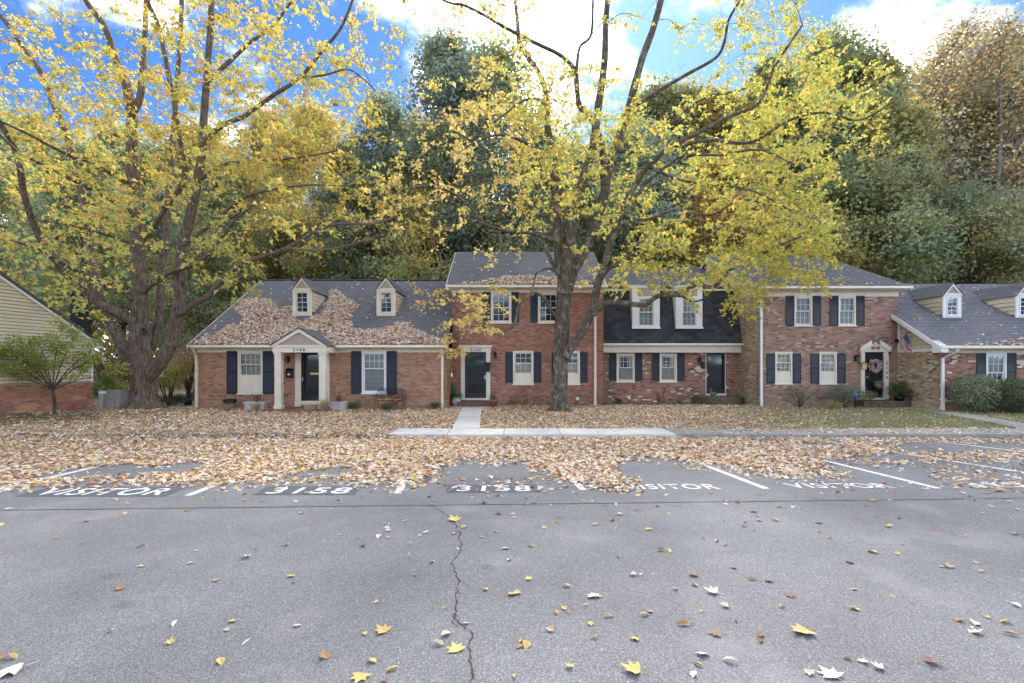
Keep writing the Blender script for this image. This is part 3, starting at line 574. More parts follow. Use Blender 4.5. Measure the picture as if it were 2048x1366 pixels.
def gable_dormer(h, xc, w, D, zb, ze, zp, roof_z, m_trim, m_side, m_roof, see_right, cover=None, up=(2, 2), lo=(2, 2)):
    """small gabled dormer: face at depth D, width w, sill zb, eave ze, peak zp; roof_z(D) = main roof height; cheeks of lapped boards"""
    x0, x1 = xc-w/2, xc+w/2; mb = MB(); c = 0.13
    mb.box(x0, x0+c, D, D+0.08, zb, ze); mb.box(x1-c, x1, D, D+0.08, zb, ze); mb.box(x0+c, x1-c, D, D+0.08, zb, zb+0.12); mb.box(x0+c, x1-c, D, D+0.08, ze-0.10, ze); d = mb.build('dormer', m_trim, h, bevel=0.006)
    gx0, gx1, g0, g1 = x0+c+0.004, x1-c-0.004, zb+0.124, ze-0.104; zm = (g0+g1)/2; m2 = MB(); frame_boxes(m2, gx0, gx1, g0, g1, 0.05, D-0.02, D+0.05); m2.build('casing', M_white if m_trim is not M_cream else M_cream, d)
    sash(d, gx0+0.053, gx1-0.053, zm-0.015, g1-0.053, D+0.01, up[0], up[1], m_trim, M_glass_dark, fw=0.03); sash(d, gx0+0.053, gx1-0.053, g0+0.053, zm+0.015, D+0.045, lo[0], lo[1], m_trim, M_glass_dark, fw=0.03)
    m2 = MB(); m2.box(gx0, gx1, D+0.4, D+0.42, g0, g1); m2.build('dark_room', M_room, d)
    # pediment: beige tympanum behind raking trim
    m2 = MB(); m2.prism([(x0+0.02, ze+0.002), (x1-0.02, ze+0.002), (xc, zp-0.06)], lambda u, v, e: Vector((u, D+e, v)), 0.02, 0.06); m2.build('tympanum', M_tymp, d)
    m2 = MB(); e_ = 0.07; s_ = (zp-ze)/(w/2); t_ = 0.13
    for sg in (-1, 1):
        xe = xc+sg*(w/2+e_); m2.prism([(xe, ze-s_*e_), (xc, zp), (xc, zp-t_*1.15), (xe-sg*0.10, ze-s_*e_)], lambda u, v, q: Vector((u, D+q, v)), -0.05, 0.019)
    m2.box(x0-0.02, x1+0.02, D-0.03, D-0.002, ze-0.05, ze+0.03); m2.build('rake_trim', m_trim, d)
    # depth at which the dormer ridge / eaves run into the main roof
    def hit(z):
        q = D
        while roof_z(q) < z and q < D+8: q += 0.02
        return q
    De, Dp = hit(ze-s_*e_), hit(zp)
    for sg in (-1, 1):
        xe = xc+sg*(w/2+e_); ze2 = ze-s_*e_; A = [(xe, D-0.07, ze2+0.012), (xe, De+0.05, ze2+0.012)]; B = [(xc, D-0.07, zp+0.012), (xc, Dp+0.05, zp+0.012)]
        if sg > 0: slope_roof(d, A[0], A[1], B[0], B[1], m_roof, 'dormer_roof', 0.03)
        else: slope_roof(d, A[1], A[0], B[1], B[0], m_roof, 'dormer_roof', 0.03)
    for sg in (-1, 1):
        X_ = x1-0.004 if sg > 0 else x0+0.004; fn = side_right(X_) if sg > 0 else side_left(X_)
        def ext(z, fn=fn):
            q = hit(z); return None if q-D-0.08 < 0.03 else (D+0.081, q+0.03)
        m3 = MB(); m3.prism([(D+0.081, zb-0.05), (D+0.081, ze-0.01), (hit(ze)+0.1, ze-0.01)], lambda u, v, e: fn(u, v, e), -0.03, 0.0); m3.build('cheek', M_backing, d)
        siding(d, fn, ext, zb, ze-0.02, 0.19, m_side, lap=0.03)
    return d
# ------------------------------------------------------------------ 3160: low house with two dormers and a portico
M_sid_tan = mat('tan_siding', srgb(205, 190, 160), 0.6, 0.05, 3, objvar=0.03)
M_sid_grey = mat('greige_siding', srgb(206, 196, 168), 0.6, 0.04, 2, objvar=0.03, stain=srgb(175, 164, 138), stain_amt=0.25, stain_scale=0.8)
def roof_line(z0, d0, k): return lambda d: z0+k*(d-d0)
def house_3160():
    D = 21.3; x0, x1 = -13.35, -2.79; h = thing('townhouse', ((x0+x1)/2, D, 0.05), 'low orange brick townhouse numbered 3160 with two dormers and a white portico', 'house', 'townhouses in the row')
    w1 = (-11.67, -10.61, 0.73, 2.54); w2 = (-6.39, -5.35, 0.75, 2.54); dr = (-8.99, -8.01, 0.40, 2.50); holes = [w1, w2, dr]
    wall(h, front(D), x0, x1, -0.1, 2.60, holes); bricks(h, front(D), x0, x1, 0.0, 2.58, holes, BRICK['orange'])
    wall(h, side_right(x1), D, 22.88, -0.1, 2.75, [], name='side_wall'); bricks(h, side_right(x1), D, 22.88, 0.0, 2.75, [], BRICK['orange'], name='side_brickwork')
    wall(h, side_left(x0), D, 33.0, -0.1, 2.75, [], name='end_wall', top=[(D, 2.75), (33.0, 2.75), (27.1, 6.35)]); bricks(h, side_left(x0), D, 33.0, 0.0, 6.3, [], BRICK['orange'], top=lambda u: 2.7+0.606*(min(u, 54.2-u)-21.0), name='end_brickwork')
    xl, xr = -13.53, -2.735; slope_roof(h, (xl, 20.85, 2.80), (xr, 20.85, 2.80), (xl, 27.1, 6.59), (xr, 27.1, 6.59), M_shingle); slope_roof(h, (xr, 33.35, 2.80), (xl, 33.35, 2.80), (xr, 27.1, 6.595), (xl, 27.1, 6.595), M_shingle, 'back_roof')
    b = MB(); b.prism([(0, -0.02), (0.16, 0.02), (0.16, 0.05), (0, 0.035), (-0.16, 0.05), (-0.16, 0.02)], lambda u, v, e: Vector((e, 27.1+u, 6.59+v-0.12*abs(u)*3)), xl, xr); b.build('ridge_cap', M_shingle2, h)
    b = MB(); b.box(x0-0.05, x1+0.02, D-0.03, D-0.008, 2.50, 2.70); b.box(x0-0.1, x1+0.06, 20.92, D-0.031, 2.655, 2.68); b.build('frieze_board', M_cream, h)
    b = MB(); b.prism([(20.80, 2.66), (20.80, 2.78), (21.6, 3.24), (21.6, 2.50), (21.3, 2.50)], lambda u, v, e: Vector((e, u, v)), x1+0.008, -2.74); b.build('eave_return', M_cream, h)
    b = MB(); b.prism([(20.80, 2.60), (20.80, 2.78), (27.1, 6.60), (27.1, 6.35)], lambda u, v, e: Vector((e, u, v)), xl-0.03, xl-0.002); b.build('rake_board', M_cream, h)
    gutter(h, xl, -9.62, 20.80, 2.80); gutter(h, -7.36, -2.70, 20.80, 2.80); downspout(h, -13.40, D, 2.72, 0.10); downspout(h, -2.96, D, 2.68, 0.12)
    sh = (0.73, 2.56); window_pair(h, D, w1[0], w1[1], w1[2], w1[3], 0.44, apron=0.70, cover='blind', sz=sh, gap=0.02, up=(4, 2), lo=(4, 1)); window_pair(h, D, w2[0], w2[1], w2[2], w2[3], 0.43, split=0.40, up=(4, 2), lo=(1, 1), cover='blind', sz=sh, gap=0.02, m=M_white)
    rz = roof_line(2.80, 20.85, 0.606)
    for xc in (-9.765, -5.86): gable_dormer(h, xc, 0.88, 23.25, 4.25, 5.50, 6.06, rz, M_cream, M_beige, M_shingle2, True)
    # door and portico
    storm_door(h, D+0.03, -8.965, -8.035, 0.44, 2.49, -1)
    b = MB(); b.box(-9.22, -8.97, D-0.06, D-0.008, 0.20, 2.46); b.box(-8.03, -7.76, D-0.06, D-0.008, 0.20, 2.46); b.box(-9.24, -8.96, D-0.075, D-0.008, 0.20, 0.42); b.box(-8.04, -7.74, D-0.075, D-0.008, 0.20, 0.42); b.box(-8.97, -8.03, D-0.10, D+0.1, 0.28, 0.44); b.build('door_surround', M_cream, h, bevel=0.006)
    po = MB(); po.box(-9.56, -7.42, 19.95, 20.13, 2.46, 2.76); po.box(-9.56, -9.40, 20.131, D-0.009, 2.46, 2.76); po.box(-7.58, -7.42, 20.131, D-0.009, 2.46, 2.76); po.box(-9.60, -7.38, 19.90, 19.949, 2.68, 2.75); po.box(-9.40, -7.58, 20.131, D-0.04, 2.60, 2.62); portico = po.build('portico', M_cream, h, bevel=0.006)
    for xc in (-9.375, -7.60):
        c = MB(); c.box(xc-0.125, xc+0.125, 19.99, 20.24, 0.34, 2.36); c.box(xc-0.15, xc+0.15, 19.965, 20.265, 2.362, 2.458); c.box(xc-0.16, xc+0.16, 19.955, 20.275, 0.20, 0.338); c.build('column', M_cream, portico, bevel=0.01)
    xc, wp, ze, zp = -8.49, 1.07, 2.765, 3.44
    t = MB(); t.prism([(xc-wp+0.1, ze), (xc+wp-0.1, ze), (xc, zp-0.1)], lambda u, v, e: Vector((u, 20.0+e, v)), 0.0, 0.05); t.build('tympanum', M_tymp, portico)
    for k in range(3): t = MB(); z = ze+0.01+k*0.13; hw = (zp-0.14-z)/(zp-ze)*wp-0.06; t.box(xc-hw, xc+hw, 19.988, 19.999, z+0.003, z+0.125); t.build('tympanum_board', M_tymp, portico)
    t = MB()
    for sg in (-1, 1): t.prism([(xc+sg*(wp+0.06), ze-0.03), (xc, zp), (xc, zp-0.17), (xc+sg*(wp-0.16), ze-0.03)], lambda u, v, e: Vector((u, 19.90+e, v)), 0, 0.085)
    t.build('rake_trim', M_cream, portico)
    slope_roof(portico, (xc+wp+0.08, 19.87, ze-0.02), (xc+wp+0.08, 21.4, ze-0.02), (xc, 19.87, zp+0.015), (xc, 22.05, zp+0.015), M_shingle2, 'portico_roof', 0.03); slope_roof(portico, (xc-wp-0.08, 21.4, ze-0.02), (xc-wp-0.08, 19.87, ze-0.02), (xc, 22.05, zp+0.015), (xc, 19.87, zp+0.015), M_shingle2, 'portico_roof', 0.03)
    text_on(h, '3160', -8.50, 19.948, 2.565, 0.17, M_black)
    b = MB(); b.box(-9.72, -7.28, 19.80, D-0.02, -0.05, 0.195); b.build('porch_slab', mat('brick_paving', (0.25, 0.12, 0.085), 0.9, 0.25, 12, bump=0.3), h, bevel=0.01)
    mailbox(-9.46, D, 1.42, 0.29, 0.36, 'ornate black mailbox with pale oval plate left of the 3160 door', M_metal_dark, plate=True); lantern(-9.52, D, 2.20, 'black lantern on orange brick left of the 3160 door')
    # papers hanging in the storm door
    b = MB(); b.box(-8.60, -8.16, D-0.006, D-0.003, 1.55, 1.64); tag(b.build('door_tag', mat('yellow_paper', (0.62, 0.50, 0.22), 0.8)), 'pale yellow paper slip hanging on the 3160 storm door', 'paper')
house_3160()

# ------------------------------------------------------------------ 3158: two-storey red brick
def house_3158():
    D = 22.9; x0, x1 = -2.73, 4.19; h = thing('townhouse', ((x0+x1)/2, D, 0.05), 'two-storey red brick townhouse numbered 3158 behind the big central maple', 'house', 'townhouses in the row')
    u1 = (-0.965, -0.03, 3.89, 5.29); u2 = (1.19, 2.12, 3.89, 5.29); l1 = (0.046, 0.985, 1.08, 2.61); l2 = (2.17, 3.11, 1.08, 2.61); dr = (-2.155, -1.185, 0.42, 2.56); holes = [u1, u2, l1, l2, dr]
    wall(h, front(D), x0, x1, -0.1, 5.45, holes); bricks(h, front(D), x0, x1, 0.0, 5.42, holes, BRICK['red'], cluster=[((0.36, 0.17, 0.11), 3), ((0.30, 0.14, 0.10), 2)])
    for nm, fn, xx in (('side_wall', side_left(x0), x0), ('end_wall', side_right(x1), x1)):
        wall(h, fn, D, 30.0, -0.1, 5.45, [], name=nm, top=[(D, 5.45), (30.0, 5.45), (26.3, 7.70)]); bricks(h, fn, D, 30.0, 2.6, 7.7, [], BRICK['red'], top=lambda u: 5.42+0.62*(min(u, 52.6-u)-22.9), name=nm.replace('wall', 'brickwork'))
    xl, xr = -2.95, 4.30; slope_roof(h, (xl, 22.48, 5.56), (xr, 22.48, 5.56), (xl, 26.3, 7.92), (xr, 26.3, 7.92), M_shingle); slope_roof(h, (xr, 30.1, 5.56), (xl, 30.1, 5.56), (xr, 26.3, 7.925), (xl, 26.3, 7.925), M_shingle, 'back_roof')
    b = MB(); b.box(x0-0.05, x1+0.03, D-0.03, D-0.008, 5.28, 5.47); b.box(xl+0.05, xr-0.05, 22.52, D-0.031, 5.42, 5.445); b.build('frieze_board', M_cream, h)
    for xx in (xl, xr-0.03):
        b = MB(); b.prism([(22.42, 5.40), (22.42, 5.54), (26.3, 7.91), (30.1, 5.54), (30.1, 5.40), (26.3, 7.70)], lambda u, v, e: Vector((e, u, v)), xx-0.03, xx-0.003); b.build('rake_board', M_cream, h)
    gutter(h, xl, xr, 22.42, 5.56); downspout(h, 3.80, D, 5.46, 0.12)
    for (a, b_) in ((u1, 0), (u2, 0)): window_pair(h, D, a[0], a[1], a[2], a[3], 0.34, up=(3, 2), lo=(3, 2), glass=M_glass_dark, sz=(3.92, 5.31), cover='half' if b_ else None)
    for a in (l1, l2): window_pair(h, D, a[0], a[1], a[2], a[3], 0.34, up=(3, 2), lo=(3, 2), apron=0.42, cover='lower', sz=(1.16, 2.565))
    storm_door(h, D+0.02, -2.15, -1.19, 0.46, 2.555, 1)
    b = MB(); b.box(-2.34, -2.155, D-0.07, D-0.008, 0.36, 2.56); b.box(-1.185, -0.99, D-0.07, D-0.008, 0.36, 2.56); b.box(-2.36, -2.14, D-0.085, D-0.008, 2.38, 2.44); b.box(-1.20, -0.97, D-0.085, D-0.008, 2.38, 2.44); b.box(-2.36, -0.97, D-0.09, D-0.008, 2.562, 2.76); b.box(-2.42, -0.91, D-0.16, D-0.008, 2.762, 2.87); b.box(-2.155, -1.185, D-0.10, D+0.1, 0.36, 0.455); b.build('door_surround', M_cream, h, bevel=0.006)
    text_on(h, '3158', -1.66, D-0.09, 2.65, 0.17, mat('number_dark', (0.10, 0.08, 0.05), 0.5))
    b = MB(); b.box(-2.42, -0.95, 22.05, D-0.02, -0.05, 0.335); b.build('stoop', mat('stoop_brick', (0.16, 0.09, 0.07), 0.9, 0.3, 14, bump=0.3), h, bevel=0.012)
    mailbox(-1.09, D-0.07, 1.66, 0.18, 0.42, 'narrow black mailbox on the right jamb of the 3158 door', M_metal_dark); lantern(-0.78, D, 2.44, 'black lantern right of the 3158 door header')
    b = MB(); b.box(2.93, 3.07, D-0.06, D-0.008, 0.36, 0.50); b.build('outlet_cover', M_white, h)
house_3158()

# ------------------------------------------------------------------ 3156: mansard front
M_mansard = mat('mansard_shingle', (0.042, 0.045, 0.053), 0.85, 0.3, 25, objvar=0.4, stain=(0.05, 0.055, 0.035), stain_amt=0.35, stain_scale=0.7, bump=0.2)
def house_3156():
    D = 24.6; x0, x1 = 4.19, 11.15; h = thing('townhouse', ((x0+x1)/2, D, 0.05), 'set-back townhouse with a dark shingled mansard and white boxed windows', 'house', 'townhouses in the row')
    l1 = (5.14, 6.03, 1.14, 2.54); l2 = (7.257, 8.106, 1.14, 2.54); dr = (9.52, 10.50, 0.5, 2.56); holes = [l1, l2, dr]
    wall(h, front(D), x0, x1, -0.1, 2.75, holes); bricks(h, front(D), x0, x1, 0.0, 2.72, holes, BRICK['mixed'], cluster=[((0.56, 0.46, 0.37), 3), ((0.10, 0.06, 0.055), 2), ((0.30, 0.13, 0.09), 3)])
    wall(h, side_left(x0+0.01), D, 33.5, -0.1, 5.7, [], name='party_wall')
    def mp(u, t, o=0.0): # mansard plane: u along X, t 0..1 up
        return Vector((u, 24.2+0.72*t-o, 3.00+2.72*t+o*0.25))
    b = MB(); b.add([mp(x0, 0), mp(x1, 0), mp(x1, 1), mp(x0, 1), mp(x0, 0, -0.12), mp(x1, 0, -0.12), mp(x1, 1, -0.12), mp(x0, 1, -0.12)], [(0,1,2,3),(4,7,6,5),(0,4,5,1),(1,5,6,2),(2,6,7,3),(3,7,4,0)]); b.build('mansard_deck', M_black, h)
    rows, nx = 15, 19; wdt = (x1-x0)/nx
    mes = []
    for k in range(3):
        q = MB(); ww = wdt-0.008-0.006*k; hh = 2.72/rows*1.12; y = 0.72/rows*1.12
        q.add([(0, 0, 0), (ww, 0, 0), (ww, y, hh), (0, y, hh), (0, -0.013, 0.003), (ww, -0.013, 0.003), (ww, y-0.004, hh), (0, y-0.004, hh)], [(4,5,6,7),(0,1,5,4),(1,2,6,5),(3,0,4,7),(0,3,2,1),(2,3,7,6)])
        o = q.build('shingle', M_mansard); mes.append(o.data); bpy.data.objects.remove(o)
    for r in range(rows):
        for i in range(nx+1):
            u = x0+(i-0.5*(r % 2))*wdt
            if u < x0-0.01 or u+wdt > x1+0.03: 
                if not (u < x0 and u+wdt > x0+0.1) and not (u+wdt > x1 and u < x1-0.1): continue
            if u < x0: u = x0
            if u+wdt > x1: u = x1-wdt
            o = link_mesh('shingle', mes[rnd.randrange(3)], h); o.location = mp(u+0.004, r/rows, 0.004+rnd.random()*0.004+(0.006 if (u == x0 or u == x1-wdt) and r % 2 else 0))-origin(h)
    b = MB(); b.box(x0+0.03, x1-0.02, D-0.30, D-0.009, 2.58, 2.66); b.box(x0+0.03, x1-0.02, D-0.34, D-0.30, 2.58, 2.93); b.build('frieze_board', M_cream, h)
    gutter(h, x0+0.02, x1+0.10, 24.10, 3.02)
    b = MB(); b.box(x0+0.02, x1-0.01, 24.78, 24.90, 5.66, 5.84); b.build('mansard_trim', M_cream, h)
    slope_roof(h, (x0, 24.74, 5.83), (x1, 24.74, 5.83), (x0, 29.0, 7.58), (x1, 29.0, 7.58), M_shingle); slope_roof(h, (x1, 33.3, 5.83), (x0, 33.3, 5.83), (x1, 29.0, 7.585), (x0, 29.0, 7.585), M_shingle, 'back_roof')
    for (a, c, top) in ((5.84, 7.18, 5.80), (7.96, 9.25, 5.78)):
        Df = 24.28; zb = 3.78; b = MB(); g0, g1 = a+0.32, c-0.30; zt = 5.21
        b.box(a, g0, Df, Df+0.09, zb, zt); b.box(g1, c, Df, Df+0.09, zb, zt); b.box(g0, g1, Df, Df+0.09, zb, zb+0.10); b.box(a, c, Df, Df+0.09, zt, zt+0.10); b.box(a, a+0.26, Df, Df+0.09, zt+0.10, top); b.box(c-0.24, c, Df, Df+0.09, zt+0.10, top); b.box(a+0.26, c-0.24, Df, Df+0.09, top-0.10, top); b.box(a-0.03, c+0.03, Df-0.05, Df-0.002, zb-0.05, zb+0.035); d = b.build('box_dormer', M_white, h, bevel=0.006)
        for xx in (a, c-0.05): b = MB(); b.prism([(Df+0.091, zb-0.02), (Df+0.2, zb-0.02), (Df+0.75, top), (Df+0.091, top)], lambda u, v, e: Vector((e, u, v)), xx+0.002, xx+0.048); b.build('cheek', M_white, d)
        b = MB(); b.box(a-0.04, c+0.04, Df-0.04, Df+0.75, top+0.002, top+0.05); b.build('cap', M_white, d)
        b = MB(); b.box(a+0.262, c-0.242, Df+0.03, Df+0.06, zt+0.102, top-0.102); b.build('head_panel', M_tymp, d)
        zm = (zb+0.10+zt)/2; sash(d, g0+0.004, g1-0.004, zm-0.02, zt-0.004, Df+0.02, 3, 2, M_white, M_glass); sash(d, g0+0.004, g1-0.004, zb+0.104, zm+0.02, Df+0.056, 3, 2, M_white, M_glass); drape(d, g0, g1, zb+0.1, zt, Df+0.14, M_curtain, waves=6); b = MB(); b.box(g0, g1, Df+0.4, Df+0.42, zb+0.1, zt); b.build('dark_room', M_room, d)
    for a in (l1, l2): window_pair(h, D, a[0], a[1], a[2], a[3], 0.365, up=(3, 2), lo=(1, 1), cover='swag', sz=(1.19, 2.56))
    storm_door(h, D+0.02, 9.55, 10.47, 0.58, 2.56, -1, glass_bottom=0.1); b = MB(); b.box(9.522, 9.548, D-0.04, D+0.04, 0.50, 2.56); b.box(10.472, 10.498, D-0.04, D+0.04, 0.50, 2.56); b.box(9.522, 10.498, D-0.09, D+0.1, 0.47, 0.575); b.build('door_surround', M_cream, h)
    b = MB(); n = 20; poly = [(10.05+1.15*math.cos(math.pi+math.pi*k/n), 24.58+1.30*math.sin(math.pi+math.pi*k/n)) for k in range(n+1)]; b.prism(poly, lambda u, v, e: Vector((u, v, e)), -0.05, 0.455); b.build('stoop', mat('mossy_brick', (0.13, 0.10, 0.065), 0.95, 0.4, 9, bump=0.4, stain=(0.06, 0.075, 0.03), stain_amt=0.6), h, bevel=0.02)
    mailbox(9.37, D, 1.80, 0.15, 0.32, 'slim black mailbox left of the mansard house storm door', M_metal_dark); lantern(9.20, D, 2.22, 'black lantern on mottled brick left of the mansard house door')
    b = MB(); b.box(5.68, 5.82, D-0.06, D-0.008, 0.30, 0.46); b.build('outlet_cover', M_white, h)
house_3156()

# ------------------------------------------------------------------ 3154: two-storey, pink brown brick
def house_3154():
    D = 22.6; x0, x1 = 11.16, 17.42; h = thing('townhouse', ((x0+x1)/2, D, 0.05), 'two-storey pinkish brick townhouse numbered 3154 with a broken pediment over its door', 'house', 'townhouses in the row')
    u1 = (12.75, 13.56, 3.73, 5.08); u2 = (14.74, 15.53, 3.73, 5.08); l1 = (11.88, 12.66, 1.11, 2.555); l2 = (13.88, 14.67, 1.11, 2.555); dr = (15.90, 16.76, 0.45, 2.54); holes = [u1, u2, l1, l2, dr]
    wall(h, front(D), x0, x1, -0.1, 5.25, holes); bricks(h, front(D), x0, x1, 0.0, 5.22, holes, BRICK['pink'], cluster=[((0.17, 0.10, 0.09), 2), ((0.42, 0.30, 0.22), 2), ((0.33, 0.17, 0.14), 2)])
    fl = side_left(x0); wall(h, fl, D, 34.0, -0.1, 5.2, [], name='side_wall', top=[(D, 5.2), (34.0, 5.2), (28.3, 7.8)]); bricks(h, fl, D, 30.0, 0.0, 5.18, [], BRICK['moss'], name='side_brickwork')
    kz = lambda u: 5.30+0.455*(min(u, 56.6-u)-22.35)
    siding(h, fl, lambda z: (max(D-0.0, 22.35+(z-5.30)/0.455), 56.6-max(D, 22.35+(z-5.30)/0.455)) if 22.35+(z-5.30)/0.455 < 28.2 else None, 5.20, 7.9, 0.19, M_sid_tan, lap=0.03)
    wall(h, side_right(x1-0.01), D, 34.0, -0.1, 5.2, [], name='end_wall', top=[(D, 5.2), (34.0, 5.2), (28.3, 7.8)]); bricks(h, side_right(x1-0.01), D, 30.0, 2.4, 7.7, [], BRICK['pink'], top=lambda u: 5.2+0.455*(min(u, 56.6-u)-22.6), name='end_brickwork')
    xl, xr = 11.02, 17.72; slope_roof(h, (xl, 22.18, 5.46), (xr, 22.18, 5.46), (xl, 28.3, 8.10), (xr, 28.3, 8.10), M_shingle); slope_roof(h, (xr, 34.4, 5.46), (xl, 34.4, 5.46), (xr, 28.3, 8.105), (xl, 28.3, 8.105), M_shingle, 'back_roof')
    b = MB(); b.box(x0-0.02, x1+0.03, D-0.03, D-0.008, 5.06, 5.30); b.box(xl+0.05, xr-0.05, 22.24, D-0.031, 5.30, 5.325); b.build('frieze_board', M_cream, h)
    for xx in (xl, xr-0.03):
        b = MB(); b.prism([(22.12, 5.26), (22.12, 5.44), (28.3, 8.09), (34.4, 5.44), (34.4, 5.26), (28.3, 7.90)], lambda u, v, e: Vector((e, u, v)), xx-0.03, xx-0.003); b.build('rake_board', M_cream, h)
    gutter(h, xl, xr+0.02, 22.12, 5.46); downspout(h, 11.24, D, 5.36, 0.12, elbow=0.36, dxe=0.14, m=M_white)
    for a in (u1, u2): window_pair(h, D, a[0], a[1], a[2], a[3], 0.375, up=(3, 2), lo=(3, 2), cover='sheer', sz=(3.74, 5.10))
    for a in (l1, l2): window_pair(h, D, a[0], a[1], a[2], a[3], 0.375, up=(3, 2), lo=(3, 2), apron=0.46, cover='sheer', sz=(1.14, 2.48))
    b = MB(); b.box(15.912, 16.748, D+0.0, D+0.045, 0.5, 2.50); d = b.build('door', M_black, h, bevel=0.004)
    for (a, c) in ((0.12, 0.38), (0.45, 0.68), (0.74, 0.93)):
        for sx in (0, 1): b = MB(); xa = 16.0+sx*0.36; frame_boxes(b, xa, xa+0.30, 0.5+2.0*a, 0.5+2.0*c, 0.025, D-0.012, D-0.001); b.build('panel', M_black, d)
    k = MB(); k.lathe((16.02, D-0.06, 1.42), [(0.012, -0.03), (0.032, -0.01), (0.032, 0.02), (0.012, 0.035)], 10); k.box(16.0, 16.04, D-0.05, D-0.001, 1.37, 1.47); k.build('knob', M_brass, d)
    b = MB(); b.box(15.73, 15.898, D-0.09, D-0.008, 0.42, 2.55); b.box(16.762, 16.965, D-0.09, D-0.008, 0.42, 2.55); b.box(15.71, 15.915, D-0.11, D-0.008, 0.42, 0.62); b.box(16.745, 16.985, D-0.11, D-0.008, 0.42, 0.62); b.box(15.898, 16.762, D-0.09, D+0.1, 0.40, 0.495); b.box(15.71, 15.915, D-0.11, D-0.008, 2.17, 2.21); b.box(16.745, 16.985, D-0.11, D-0.008, 2.17, 2.21); b.build('door_surround', M_cream, h, bevel=0.006)
    xc = 16.345; pd = MB(); z0 = 2.552; pd.prism([(xc-0.66, z0), (xc+0.66, z0), (xc+0.66, z0+0.10), (xc, z0+0.40), (xc-0.66, z0+0.10)], lambda u, v, e: Vector((u, D-0.10+e, v)), 0, 0.092); ped = pd.build('pediment', M_cream, h)
    for sg in (-1, 1):
        st = MB()
        for q in range(6):
            t0, t1 = q/6, (q+1)/6; xa, xb = xc+sg*(0.69-0.50*t0), xc+sg*(0.69-0.50*t1); zz = z0+0.11+0.32*t1; st.box(min(xa, xb), max(xa, xb), D-0.17, D-0.101, zz-0.16, zz+0.075)
        st.build('stepped_cornice', M_cream, ped)
    for sg in (-1, 1): v = MB(); v.lathe((xc+sg*0.12, D-0.125, z0+0.19), [(0.02, -0.07), (0.075, -0.03), (0.075, 0.03), (0.02, 0.07)], 12); v.build('scroll', mat('scroll_red', (0.35, 0.16, 0.13), 0.7), ped)
    v = MB(); v.lathe((xc, D-0.14, z0+0.20), [(0.035, 0), (0.06, 0.04), (0.03, 0.08), (0.07, 0.16), (0.05, 0.20), (0.015, 0.24)], 12); v.build('finial', M_cream, ped)
    text_on(h, '3154', 16.87, D-0.09, 1.72, 0.17, M_black, vertical=True)
    b = MB(); n = 14; b.prism([(15.45, D-0.02), (15.45, 21.95), (16.2, 21.75), (17.2, 21.72), (17.40, 21.8), (17.40, D-0.02)], lambda u, v, e: Vector((u, v, e)), -0.05, 0.395); b.build('stoop', mat('mossy_brick', (0.13, 0.10, 0.065)), h, bevel=0.015)
    mailbox(15.80, D-0.09, 1.78, 0.22, 0.30, 'small brass mailbox on the left jamb of the 3154 door', M_brass); lantern(15.52, D, 2.28, 'black lantern left of the broken pediment door', s=1.15)
    b = MB(); b.box(17.3, 17.42, D-0.10, D-0.008, 2.98, 3.14); b.build('roof_flashing', M_metal_dark, h)
house_3154()

